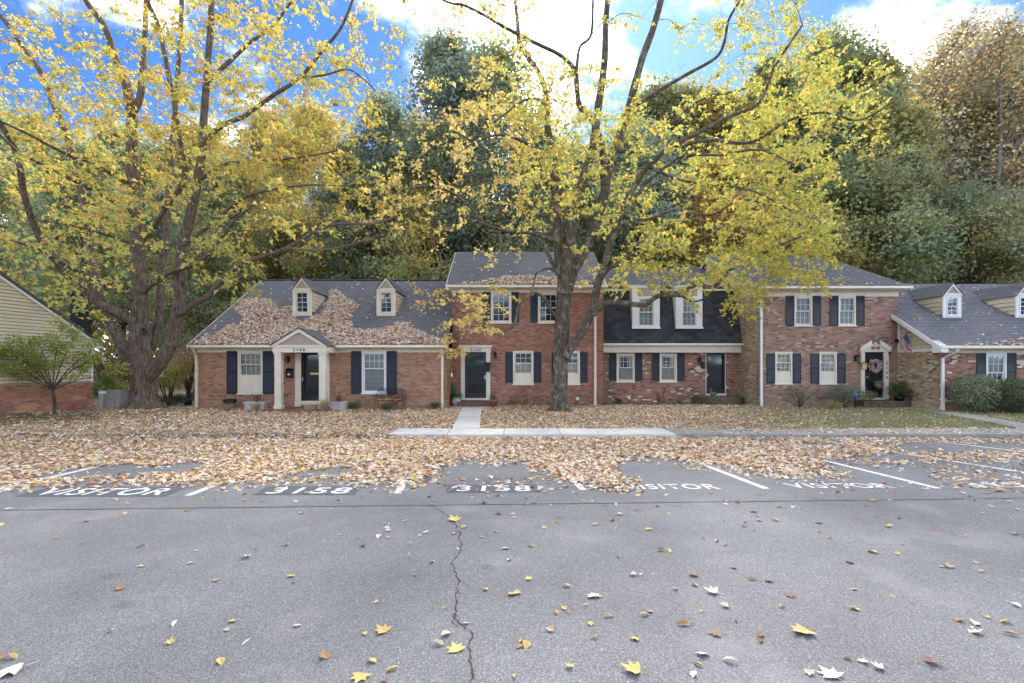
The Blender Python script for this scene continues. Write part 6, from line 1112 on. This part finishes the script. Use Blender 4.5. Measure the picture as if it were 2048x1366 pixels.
# yard between the two left houses
shrub('burgundy_shrub', 'tall dark shrub with burgundy and russet leaves behind the board fence', 'shrub', 222, 800, 23.0, 2.6, 3.1, 5200, [(0.26, 0.10, 0.07), (0.34, 0.17, 0.10), (0.07, 0.09, 0.045), (0.12, 0.06, 0.045)], (3, 2, 3, 3), 0.085, lumps=16)
shrub('yellow_shrub', 'yellow green shrub just left of the big trunk', 'shrub', 240, 815, 21.7, 1.5, 1.35, 2400, [(0.40, 0.38, 0.08), (0.50, 0.40, 0.10), (0.25, 0.27, 0.07)], (3, 2, 2), 0.06)
shrub('yellow_shrub', 'yellow green shrub right of the big trunk', 'shrub', 338, 815, 22.4, 2.1, 2.3, 4200, [(0.38, 0.38, 0.08), (0.50, 0.42, 0.10), (0.20, 0.24, 0.06)], (4, 2, 2), 0.06, lumps=11)
shrub('dark_shrub', 'low dark evergreen shrub behind the right root flare of the big trunk', 'shrub', 345, 806, 21.9, 1.5, 0.6, 2000, [(0.05, 0.085, 0.03), (0.09, 0.12, 0.045)], (3, 2), 0.06)
shrub('russet_shrub', 'russet shrub far back in the gap beside 3160', 'shrub', 378, 800, 27.5, 3.4, 3.6, 4200, [(0.42, 0.24, 0.14), (0.50, 0.34, 0.18), (0.36, 0.30, 0.12)], (3, 2, 2), 0.09, lumps=14)
shrub('green_shrub', 'bright green shrub at the corner trim of the sided house', 'shrub', 206, 800, 20.9, 1.2, 1.75, 2200, [(0.16, 0.26, 0.06), (0.26, 0.36, 0.09)], (3, 2), 0.07)
shrub('green_shrub', 'small green shrub beside the left downspout of 3160', 'shrub', 392, 812, 22.2, 0.7, 0.9, 900, GREEN, (3, 2, 1), 0.05)
shrub('russet_shrub', 'brown leaved shrub in the gap behind the big trunk', 'shrub', 285, 800, 29.0, 4.5, 4.2, 4200, [(0.45, 0.26, 0.13), (0.30, 0.28, 0.10), (0.52, 0.40, 0.14)], (3, 3, 2), 0.11, lumps=14)
def lathe_thing(name, label, cat, x, D, z, prof, m, n=20, group=None, part='pot'):
    t = thing(name, (x, D, z), label, cat, group); mb = MB(); mb.lathe((x, D, z), prof, n); mb.build(part, m, t, smooth=True); return t
lathe_thing('bucket', 'dark blue bucket on the ground left of 3160', 'bucket', WX(376, 22.6), 22.6, gz(-14, 22.6), [(0.13, 0), (0.18, 0.28), (0.19, 0.30), (0.165, 0.29), (0.12, 0.03)], mat('blue_plastic', (0.02, 0.04, 0.16), 0.4))
# in front of 3160
def spray_plant(t, c, n, h, spread, cols, w, size=0.09, tpl=None, blades=False, name='foliage'):
    if blades:
        mb = []; pos = np.tile(np.array(c), (n, 1))+nrg.normal(0, 0.04, (n, 3))*np.array([1, 1, 0]); a = nrg.uniform(0, 6.28, n); sp = nrg.uniform(0.15, 1, n)*spread; tip = np.stack([np.cos(a)*sp, np.sin(a)*sp, np.full(n, h)], 1); nor = np.stack([-np.sin(a), np.cos(a), np.zeros(n)], 1)+nrg.normal(0, .3, (n, 3)); L_ = np.linalg.norm(tip, axis=1)*nrg.uniform(0.6, 1.1, n)
        tp = (np.array([(-.018, 0, 0), (.018, 0, 0), (.016, .5, .05), (-.016, .5, .05), (0, 1, -.06)]), np.array([(0, 1, 2), (0, 2, 3), (3, 2, 4)])); v, f, cc = scatter(tp, pos, nor, tip, L_, jit(cols, w, n, 0.25))
    else: v, f, cc = shrub_leaves((c[0], c[1], c[2]+h*0.5), spread, spread, h*0.55, n, size, cols, w, 0.6, tpl)
    o = fast_mesh(name, v, f, cc, M_shrub, t); o['kind'] = 'stuff'; return o
RED = [(0.30, 0.10, 0.08), (0.38, 0.20, 0.14), (0.20, 0.16, 0.10)]
def trough(x, D, z, w, d, h, label, m, cols):
    t = thing('planter', (x, D, z), label, 'planter', 'stone planters by the 3160 porch'); mb = MB(); e = 0.035; a = 0.88
    o = [(-w/2*a, -d/2*a, 0), (w/2*a, -d/2*a, 0), (w/2*a, d/2*a, 0), (-w/2*a, d/2*a, 0), (-w/2, -d/2, h), (w/2, -d/2, h), (w/2, d/2, h), (-w/2, d/2, h), (-w/2+e, -d/2+e, h), (w/2-e, -d/2+e, h), (w/2-e, d/2-e, h), (-w/2+e, d/2-e, h), (-w/2+e, -d/2+e, h-.06), (w/2-e, -d/2+e, h-.06), (w/2-e, d/2-e, h-.06), (-w/2+e, d/2-e, h-.06)]
    mb.add([(x+p[0], D+p[1], z+p[2]) for p in o], [(3,2,1,0),(0,1,5,4),(1,2,6,5),(2,3,7,6),(3,0,4,7),(4,5,9,8),(5,6,10,9),(6,7,11,10),(7,4,8,11),(8,9,13,12),(9,10,14,13),(10,11,15,14),(11,8,12,15),(12,13,14,15)]); mb.box(x-w/2-0.02, x+w/2+0.02, D-d/2-0.02, D-d/2-0.001, z+h-0.07, z+h-0.005); mb.build('tub', m, t, bevel=0.01); spray_plant(t, (x, D, z+h-0.05), 330, 0.42, 0.24, cols, (3, 2, 2), 0.05); mb = MB()
    for k in range(8): a_ = rnd.uniform(0, 6.28); mb.tube([(x, D, z+h-.08), (x+.1*math.cos(a_), D+.1*math.sin(a_), z+h+.2), (x+.2*math.cos(a_), D+.2*math.sin(a_), z+h+rnd.uniform(.3, .55))], [0.008, 0.006, 0.003], 4)
    mb.build('stems', M_bark_dark, t)
ga = gz(-10, 20.6); trough(WX(513, 20.6), 20.6, ga, 0.86, 0.36, 0.34, 'pale rectangular planter with a reddish plant left of the portico', mat('pale_trough', (0.50, 0.49, 0.47), 0.8, 0.12, 6, bump=0.15), RED); trough(WX(677, 20.45), 20.45, ga, 0.66, 0.40, 0.36, 'square stone planter with a dried plant right of the portico', M_stonepot, [(0.30, 0.16, 0.10), (0.36, 0.24, 0.14), (0.14, 0.15, 0.07)])
def kettle():
    x, D = WX(459, 20.75), 20.75; z = ga; t = lathe_thing('fire_bowl', 'round black bowl planter under the left window of 3160', 'bowl', x, D, z+0.20, [(0.05, 0), (0.20, 0.04), (0.27, 0.16), (0.26, 0.24), (0.235, 0.24), (0.22, 0.15), (0.05, 0.05)], M_metal_dark, part='bowl')
    for k in range(3): a = 2*math.pi*k/3+.4; mb = MB(); mb.tube([(x+.17*math.cos(a), D+.17*math.sin(a), z+.25), (x+.22*math.cos(a), D+.22*math.sin(a), z-.02)], [0.014, 0.014], 6); mb.build('leg', M_metal_dark, t)
    mb = MB(); mb.tube([(x-.24, D, z+.42), (x-.2, D, z+.62), (x, D, z+.70), (x+.2, D, z+.62), (x+.24, D, z+.42)], [0.011]*5, 6); mb.build('handle', M_metal_dark, t)
kettle()
for px, D, label in ((455, 19.9, 'dry grass tuft in front of the black bowl planter'), (512, 19.9, 'dry grass tuft in front of the pale planter'), (648, 19.7, 'tall dry grass tuft at the right portico column'), (617, 19.2, 'dry grass tuft on the leaves before the 3160 porch')):
    x = WX(px, D); z = gz(x, D); t = thing('grass_tuft', (x, D, z), label, 'grass tuft', 'dry ornamental grasses by 3160'); spray_plant(t, (x, D, z), 130, 0.62 if px == 648 else 0.42, 0.26, [(0.50, 0.40, 0.25), (0.42, 0.30, 0.18), (0.34, 0.26, 0.15)], (3, 2, 1), blades=True, name='blades')
for px, D, w, label in ((713, 20.75, 0.55, 'low dark shrub right of the square stone planter'), (772, 20.2, 0.6, 'low dark shrub in front of the metal bench'), (869, 20.85, 0.5, 'low dark shrub near the right downspout of 3160'), (1237, 24.0, 0.5, 'low green shrub under the left window of the mansard house')):
    shrub('low_shrub', label, 'shrub', px, 0, D, w, 0.32, 800, [(0.10, 0.15, 0.06), (0.17, 0.22, 0.10), (0.06, 0.09, 0.04)], (3, 2, 2), 0.05, group='low shrubs along the walls')
def bench():
    x, D = WX(780, 20.55), 20.55; z = ga; w = 1.14; t = thing('metal_bench', (x, D, z), 'dark mesh metal bench with leaves on its seat before 3160', 'bench'); m = mat('bench_metal', (0.045, 0.035, 0.030), 0.6, 0.2, 10, metal=0.3)
    mb = MB()
    for k in range(12): yy = D-0.22+0.035*k; mb.box(x-w/2+.03, x+w/2-.03, yy, yy+0.022, z+0.40, z+0.412)
    mb.build('seat', m, t); mb = MB()
    for k in range(24):
        u = -w/2+.05+(w-.1)*k/23; hh = 0.40+0.045*math.cos(math.pi*u/w)+0.03; mb.tube([(x+u, D+.22, z+.42), (x+u, D+.29, z+.40+hh)], [0.006, 0.006], 4)
    for k in range(6): v_ = 0.08+0.06*k; mb.tube([(x-w/2+.05, D+.22+.07*v_/.45, z+.42+v_), (x+w/2-.05, D+.22+.07*v_/.45, z+.42+v_)], [0.005, 0.005], 4)
    mb.build('back_mesh', m, t); mb = MB(); mb.tube(spline([(x-w/2, D+.21, z+.40), (x-w/2-.03, D+.26, z+.70), (x-w/2+.12, D+.295, z+.83), (x, D+.30, z+.875), (x+w/2-.12, D+.295, z+.83), (x+w/2+.03, D+.26, z+.70), (x+w/2, D+.21, z+.40)], 5), [0.014]*31, 8); mb.build('back_frame', m, t, smooth=True)
    for sx in (-1, 1):
        for sy in (-.22, .22): mb = MB(); mb.tube([(x+sx*(w/2-.02), D+sy, z+.41), (x+sx*(w/2+.01), D+sy*1.15, z-.01)], [0.015, 0.013], 8); mb.build('leg', m, t)
        mb = MB(); mb.tube(spline([(x+sx*w/2, D+.22, z+.64), (x+sx*(w/2+.04), D, z+.64), (x+sx*(w/2+.03), D-.24, z+.61), (x+sx*(w/2), D-.25, z+.41)], 4), [0.013]*13, 7); mb.build('armrest', m, t, smooth=True)
    n = 90; pos = np.stack([nrg.uniform(x-w/2+.05, x+w/2-.05, n), nrg.uniform(D-.2, D+.2, n), np.full(n, z+.42)+nrg.random(n)*.03], 1); nor = nrg.normal(0, .3, (n, 3)); nor[:, 2] = 1; v, f, c = scatter(MAPLE_LO, pos, nor, nrg.normal(0, 1, (n, 3)), nrg.uniform(.07, .12, n), jit(*LEAFCOL, n)); tag(fast_mesh('seat_leaves', v, f, c, leaf_mat('dry_leaf')), 'fallen leaves lying on the bench seat', 'leaves', kind='stuff')
bench()
# 3158 entrance pots
IVY = [(0.10, 0.20, 0.06), (0.16, 0.28, 0.09), (0.06, 0.11, 0.04)]
t = lathe_thing('urn', 'pale round urn with trailing ivy left of the 3158 stoop', 'urn', WX(913, 22.35), 22.35, gz(-2.5, 22.3), [(0.10, 0), (0.13, 0.03), (0.20, 0.16), (0.21, 0.28), (0.16, 0.36), (0.18, 0.40), (0.15, 0.39), (0.12, 0.30)], M_stonepot); spray_plant(t, (WX(913, 22.35), 22.35, 0.42), 420, 0.35, 0.26, IVY, (3, 2, 1), 0.07)
shrub('ivy', 'upright ivy climbing the brick corner between 3160 and 3158', 'ivy', 903, 0, 22.72, 0.34, 1.15, 900, IVY, (3, 2, 1), 0.06, depth=0.16)
t = lathe_thing('flower_pot', 'terracotta pot with a leafy plant right of the 3158 stoop', 'pot', WX(987, 21.9), 21.9, gz(-0.8, 21.9), [(0.13, 0), (0.18, 0.26), (0.20, 0.26), (0.20, 0.32), (0.17, 0.32), (0.16, 0.25)], M_terracotta); spray_plant(t, (WX(987, 21.9), 21.9, 0.38), 300, 0.34, 0.22, [(0.20, 0.26, 0.10), (0.30, 0.30, 0.14), (0.12, 0.15, 0.06)], (3, 2, 2), 0.06)
# thin climbing growth on the lower walls
def wall_vines(x0, x1, D, zmax, n, label, cols, w):
    t = thing('wall_vine', ((x0+x1)/2, D-.05, 0.1), label, 'vine', 'thin vines on the lower walls'); mb = MB(); pts = []
    for k in range(int((x1-x0)*7)):
        x = rnd.uniform(x0, x1); h = zmax*rnd.uniform(0.3, 1.0)*(0.6+0.4*math.sin(x*2.1)); pa = [(x, D-.03, 0.08)]
        for q in range(1, 6): pa.append((pa[-1][0]+rnd.uniform(-.12, .12), D-.025-rnd.random()*.03, 0.08+h*q/5))
        mb.tube(pa, [0.006, 0.005, 0.005, 0.004, 0.004, 0.003], 4, caps=False); pts += pa[1:]
    mb.build('stems', M_bark_dark, t); P_ = np.array(pts); T = P_[nrg.integers(0, len(P_), n)]+nrg.normal(0, 0.07, (n, 3))*np.array([1, .3, 1]); T[:, 1] = np.minimum(T[:, 1], D-.012); nor = nrg.normal(0, .5, (n, 3)); nor[:, 1] -= 1; v, f, c = scatter(OVAL, T, nor, nrg.normal(0, 1, (n, 3)), nrg.uniform(.03, .065, n), jit(cols, w, n, .3)); fast_mesh('foliage', v, f, c, M_shrub, t)['kind'] = 'stuff'
VINE = [(0.18, 0.20, 0.09), (0.26, 0.27, 0.13), (0.30, 0.20, 0.12)]
wall_vines(-0.1, 3.9, 22.9, 1.0, 900, 'thin vine along the base of the red brick 3158 wall', VINE, (3, 2, 1)); wall_vines(6.6, 9.2, 24.6, 1.25, 800, 'thin vine between window and door of the mansard house', VINE, (3, 2, 1)); wall_vines(-5.5, -3.2, 21.3, 0.7, 140, 'sparse vine on orange brick near the bench', VINE, (3, 2, 1))
# goose on the mansard house stoop
def goose():
    x, D = WX(1426, 23.75), 23.75; z = 0.456; t = thing('goose_statue', (x, D, z), 'small grey goose figure on the half round stoop', 'statue'); mb = MB(); m = mat('goose_stone', (0.13, 0.12, 0.10), 0.8, 0.2, 12, bump=0.2)
    pa = spline([(x+.19, D, z+.12), (x+.10, D, z+.14), (x, D, z+.13), (x-.08, D, z+.17), (x-.10, D, z+.27), (x-.09, D, z+.34), (x-.13, D, z+.365), (x-.20, D, z+.35)], 4); rr = np.interp(np.linspace(0, 7, len(pa)), range(8), [0.02, 0.09, 0.12, 0.08, 0.035, 0.032, 0.042, 0.008]); mb.tube(pa, rr, 12); mb.build('body', m, t, smooth=True); mb = MB(); mb.lathe((x, D, z), [(0.09, 0), (0.09, 0.015), (0.05, 0.03)], 12); mb.build('base', m, t)
goose()
# 3154 front
GREY = [(0.24, 0.28, 0.17), (0.32, 0.34, 0.22), (0.16, 0.19, 0.10)]
shrub('loose_shrub', 'loose grey green shrub under the right lower window of 3154', 'shrub', 1690, 0, 21.7, 1.9, 1.15, 4200, GREY, (3, 2, 2), 0.05, lumps=13); shrub('loose_shrub', 'thin twiggy shrub under the left lower window of 3154', 'shrub', 1600, 0, 21.9, 1.9, 1.0, 1500, [(0.26, 0.27, 0.14), (0.32, 0.24, 0.14), (0.16, 0.18, 0.09)], (3, 2, 2), 0.045, lumps=13); shrub('yellow_tuft', 'low yellow green tuft at the lawn edge before 3154', 'shrub', 1664, 0, 21.0, 0.9, 0.28, 700, [(0.40, 0.40, 0.12), (0.28, 0.30, 0.09)], (2, 2), 0.06)
def fern():
    x, D = WX(1798, 21.95), 21.95; z = 0.396; t = lathe_thing('fern', 'large arching fern in a dark pot right of the 3154 door', 'fern', x, D, z, [(0.16, 0), (0.20, 0.24), (0.17, 0.24)], M_metal_dark); mb = []
    for k in range(46):
        a = rnd.uniform(0, 6.28); L_ = rnd.uniform(.4, .68); up = rnd.uniform(.2, .62); path = spline([(x, D, z+.24), (x+math.cos(a)*L_*.5, D+math.sin(a)*L_*.4, z+.24+up), (x+math.cos(a)*L_, D+math.sin(a)*L_*.8, z+.24+up*rnd.uniform(-.1, .75))], 8); p = np.array([tuple(q) for q in path]); p = np.repeat(p, 2, 0); n = len(p); side = np.array([-math.sin(a), math.cos(a), 0]); s = np.where(np.arange(n) % 2, 1, -1)[:, None]; tip = side*s+nrg.normal(0, .15, (n, 3)); nor = np.tile([0, 0, 1.0], (n, 1))+nrg.normal(0, .3, (n, 3)); mb.append(scatter(OVAL, p, nor, tip, np.full(n, .13)*np.repeat(np.linspace(1, .4, n//2+1)[:n//2+n % 2], 2)[:n], jit([(0.10, 0.19, 0.08), (0.16, 0.26, 0.12), (0.07, 0.12, 0.05)], (3, 2, 2), n)))
    v, f, c = join(mb); fast_mesh('fronds', v, f, c, M_shrub, t)['kind'] = 'stuff'
fern()
x, D = WX(1825, 21.85), 21.85; t = lathe_thing('flower_pot', 'terracotta pot with russet flowers at the right end of the 3154 stoop', 'pot', x, D, 0.396, [(0.11, 0), (0.16, 0.24), (0.18, 0.24), (0.18, 0.29), (0.15, 0.29)], M_terracotta); spray_plant(t, (x, D, 0.64), 260, 0.34, 0.20, [(0.36, 0.17, 0.13), (0.44, 0.28, 0.20), (0.16, 0.15, 0.08)], (3, 2, 1), 0.05)
def globe(px, py, D, r, label, m, zg):
    x, z = WX(px, D), WZ(py, D); t = thing('gazing_globe', (x, D, zg), label, 'globe', 'garden globes by the 3154 stoop'); mb = MB(); n = 12; mb.lathe((x, D, z), [(max(.01, r*math.sin(math.pi*k/n)), -r*math.cos(math.pi*k/n)) for k in range(n+1)], 20); mb.build('globe', m, t, smooth=True); mb = MB(); mb.lathe((x, D, zg), [(.09, 0), (.03, .03), (.018, .1), (.018, z-zg-r), (.05, z-zg-r+.02)], 10); mb.build('stake', M_metal_dark, t, smooth=True)
globe(1830, 782, 21.8, .15, 'bright blue garden globe beside the terracotta pot', mat('blue_globe', (0.03, 0.11, 0.42), 0.15, 0.05, 3), 0.12); globe(1710, 790, 21.3, .115, 'dark blue glass globe on a stake before the 3154 shrub', mat('slate_globe', (0.10, 0.16, 0.32), 0.15, 0.05, 3), 0.10)
def wreath():
    x, D, z = 16.33, 22.52, WZ(731.5, 22.5); t = thing('door_wreath', (x, D, z), 'round wreath of pale and pink blossoms on the black 3154 door', 'wreath'); mb = MB(); pa = [(x+.21*math.cos(2*math.pi*k/24), D, z+.21*math.sin(2*math.pi*k/24)) for k in range(25)]; mb.tube(pa, [0.05]*25, 8); mb.build('ring', mat('twig_ring', (0.14, 0.09, 0.06), 0.9, 0.3, 20), t, smooth=True); n = 520; a = nrg.uniform(0, 6.28, n); r = .21+nrg.normal(0, .045, n); pos = np.stack([x+r*np.cos(a), D-.04-nrg.random(n)*.04, z+r*np.sin(a)], 1); nor = nrg.normal(0, .5, (n, 3)); nor[:, 1] -= 1; v, f, c = scatter(OVAL, pos, nor, nrg.normal(0, 1, (n, 3)), nrg.uniform(.05, .10, n), jit([(0.62, 0.45, 0.40), (0.70, 0.62, 0.54), (0.40, 0.22, 0.18), (0.16, 0.14, 0.09)], (3, 3, 2, 1.5), n)); fast_mesh('blossoms', v, f, c, M_shrub, t)['kind'] = 'stuff'
wreath()
def flag():
    a = Vector((16.98, 22.50, WZ(706, 22.5))); b = P(1815, 665, 21.75); t = thing('flag', tuple(a), 'american flag on a slanted pole between 3154 and the right-hand house', 'flag'); mb = MB(); mb.tube([a, b], [0.012, 0.010], 8); mb.lathe(tuple(b), [(.006, -.01), (.02, .01), (.02, .03), (.004, .045)], 8); mb.build('pole', mat('pole_dark', (0.08, 0.06, 0.05), 0.5), t, smooth=True); mb = MB(); mb.box(a.x-.03, a.x+.03, a.y-.03, 22.592, a.z-.06, a.z+.06); mb.build('bracket', M_metal_dark, t)
    h0 = a.lerp(b, 0.97); h1 = a.lerp(b, 0.56); NU, NV = 39, 26; fly = Vector((0.42, -0.05, -1.0)).normalized()*1.02; mb = MB()
    def pt(i, j):
        u, v = i/NU, j/NV; p = h0.lerp(h1, v)+fly*u; s = math.sin(v*9+u*2.5); p += Vector((0.05*s*u, 0.10*s*u+0.05*math.sin(u*7+v*3)*u, 0)); p.x += (0.5-v)*-0.22*u; return p
    R_, W_, B_ = (0.62, 0.05, 0.08), (0.86, 0.84, 0.82), (0.05, 0.075, 0.28)
    for j in range(NV):
        for i in range(NU):
            st = int(j/NV*13); c = R_ if st % 2 == 0 else W_
            if i < NU*0.40 and st < 7: c = W_ if (i % 3 == 1 and j % 3 == 1) else B_
            mb.face([pt(i, j), pt(i+1, j), pt(i+1, j+1), pt(i, j+1)], c)
    mb.build('cloth', mat('flag_cloth', (1, 1, 1), 0.8, 0.05, 5, attr=True, trans=0.25), t, smooth=True)
flag()
def hanging_basket():
    x, D, z = WX(1758, 22.25), 22.25, WZ(772, 22.25); t = lathe_thing('hook_basket', 'brown basket of pale flowers on a black shepherd hook before the 3154 door', 'basket', x, D, z-.14, [(.06, 0), (.15, .08), (.19, .20), (.16, .19)], mat('coco_basket', (0.16, 0.10, 0.07), 0.95, 0.3, 14, bump=.4), part='basket'); spray_plant(t, (x, D, z+.04), 240, .22, .2, [(0.30, 0.34, 0.12), (0.50, 0.44, 0.24), (0.2, 0.24, 0.1)], (3, 2, 2), .05); mb = MB(); mb.tube(spline([(x+.16, D+.05, .38), (x+.16, D+.05, z+.35), (x+.08, D+.02, z+.52), (x, D, z+.42), (x, D, z+.36)], 5), [.009]*21, 6); mb.build('hook', M_metal_dark, t, smooth=True); mb = MB()
    for k in range(3): a = 2.1*k; mb.tube([(x, D, z+.37), (x+.17*math.cos(a), D+.17*math.sin(a), z+.06)], [.004, .004], 4)
    mb.build('chains', M_metal_dark, t)
hanging_basket()
shrub('step_plant', 'small mixed plants crowded on the left end of the 3154 stoop', 'plant', 1742, 0, 22.05, 0.9, 0.42, 900, [(0.20, 0.26, 0.10), (0.34, 0.20, 0.13), (0.28, 0.30, 0.14)], (3, 1.5, 2), 0.05, z0=0.396, depth=.25)
# round bush and hedge before the right-hand house
BUSH = [(0.20, 0.26, 0.14), (0.32, 0.36, 0.22), (0.11, 0.15, 0.07), (0.42, 0.42, 0.24)]
def bush(label, px, D, w, h, n, cols, wts):
    x = WX(px, D); z = gz(x, D); t = thing('clipped_bush', (x, D, z), label, 'bush', 'clipped bushes by the right-hand house'); parts = [shrub_leaves((x, D, z+h*.52), w*.5, w*.45, h*.5, n, .055, cols, wts, .18)]
    for k in range(16):
        a, e = rnd.uniform(0, 6.28), rnd.uniform(-.5, 1.3); c = (x+math.cos(a)*math.cos(e)*w*.42, D+math.sin(a)*math.cos(e)*w*.36, z+h*.52+math.sin(e)*h*.40); parts.append(shrub_leaves(c, w*.16, w*.16, h*.15, n//22, .055, cols, wts, .4))
    v, f, c = join(parts); fast_mesh('foliage', v, f, c, M_shrub, t)['kind'] = 'stuff'; mb = MB()
    for k in range(6): a = rnd.uniform(0, 6.28); mb.tube([(x+.05*math.cos(a), D+.05*math.sin(a), z-.03), (x+.2*w*math.cos(a), D+.2*w*math.sin(a), z+h*.6)], [.03, .012], 6)
    mb.build('stems', M_bark_dark, t)
bush('round silvery green bush in front of the right-hand house corner', 1950, 19.7, 1.68, 1.46, 9000, BUSH, (3, 3, 2, 1.5)); bush('dark clipped bush at the right edge below the window', 2032, 19.3, 1.75, 1.30, 8000, [(0.07, 0.11, 0.05), (0.12, 0.16, 0.07), (0.26, 0.25, 0.12)], (3, 3, .7)); bush('dark clipped bush just past the right edge of the picture', 2120, 19.3, 1.8, 1.35, 6000, [(0.07, 0.11, 0.05), (0.12, 0.16, 0.07), (0.26, 0.25, 0.12)], (3, 3, .7))
# lawn on the right
def grass():
    n = 60000; x = nrg.uniform(4, 27, n); d = nrg.uniform(14.6, 22.4, n); px, py = project(x, d, np.full(n, .1)); k = (px > 1380) & (px < 2150) & ~((d > 20.3) & (x > 17.3)) & ~((d > 21.4) & (x > 15.3)); k &= nrg.random(n) < np.clip((px-1380)/250, 0, 1)*np.clip(1.2+1.6*nz(x, d, .6, 2), 0, 1); x, d = x[k], d[k]; m_ = len(x); z = np.array([gz(a, b) for a, b in zip(x, d)]); tip = nrg.normal(0, .45, (m_, 3)); tip[:, 2] = 1; tp = (np.array([(-.09, 0, 0), (.09, 0, 0), (0, 1, .12)]), np.array([(0, 1, 2)])); v, f, c = scatter(tp, np.stack([x, d, z-.005], 1), nrg.normal(0, 1, (m_, 3))*np.array([1, 1, .2]), tip, nrg.uniform(.04, .10, m_), jit([(0.22, 0.27, 0.09), (0.32, 0.33, 0.14), (0.45, 0.38, 0.22)], (3, 3, 1.5), m_, .25)); tag(fast_mesh('lawn_grass', v, f, c, M_shrub), 'thin short grass of the lawn before 3154 and the right-hand house', 'grass', kind='stuff')
grass()
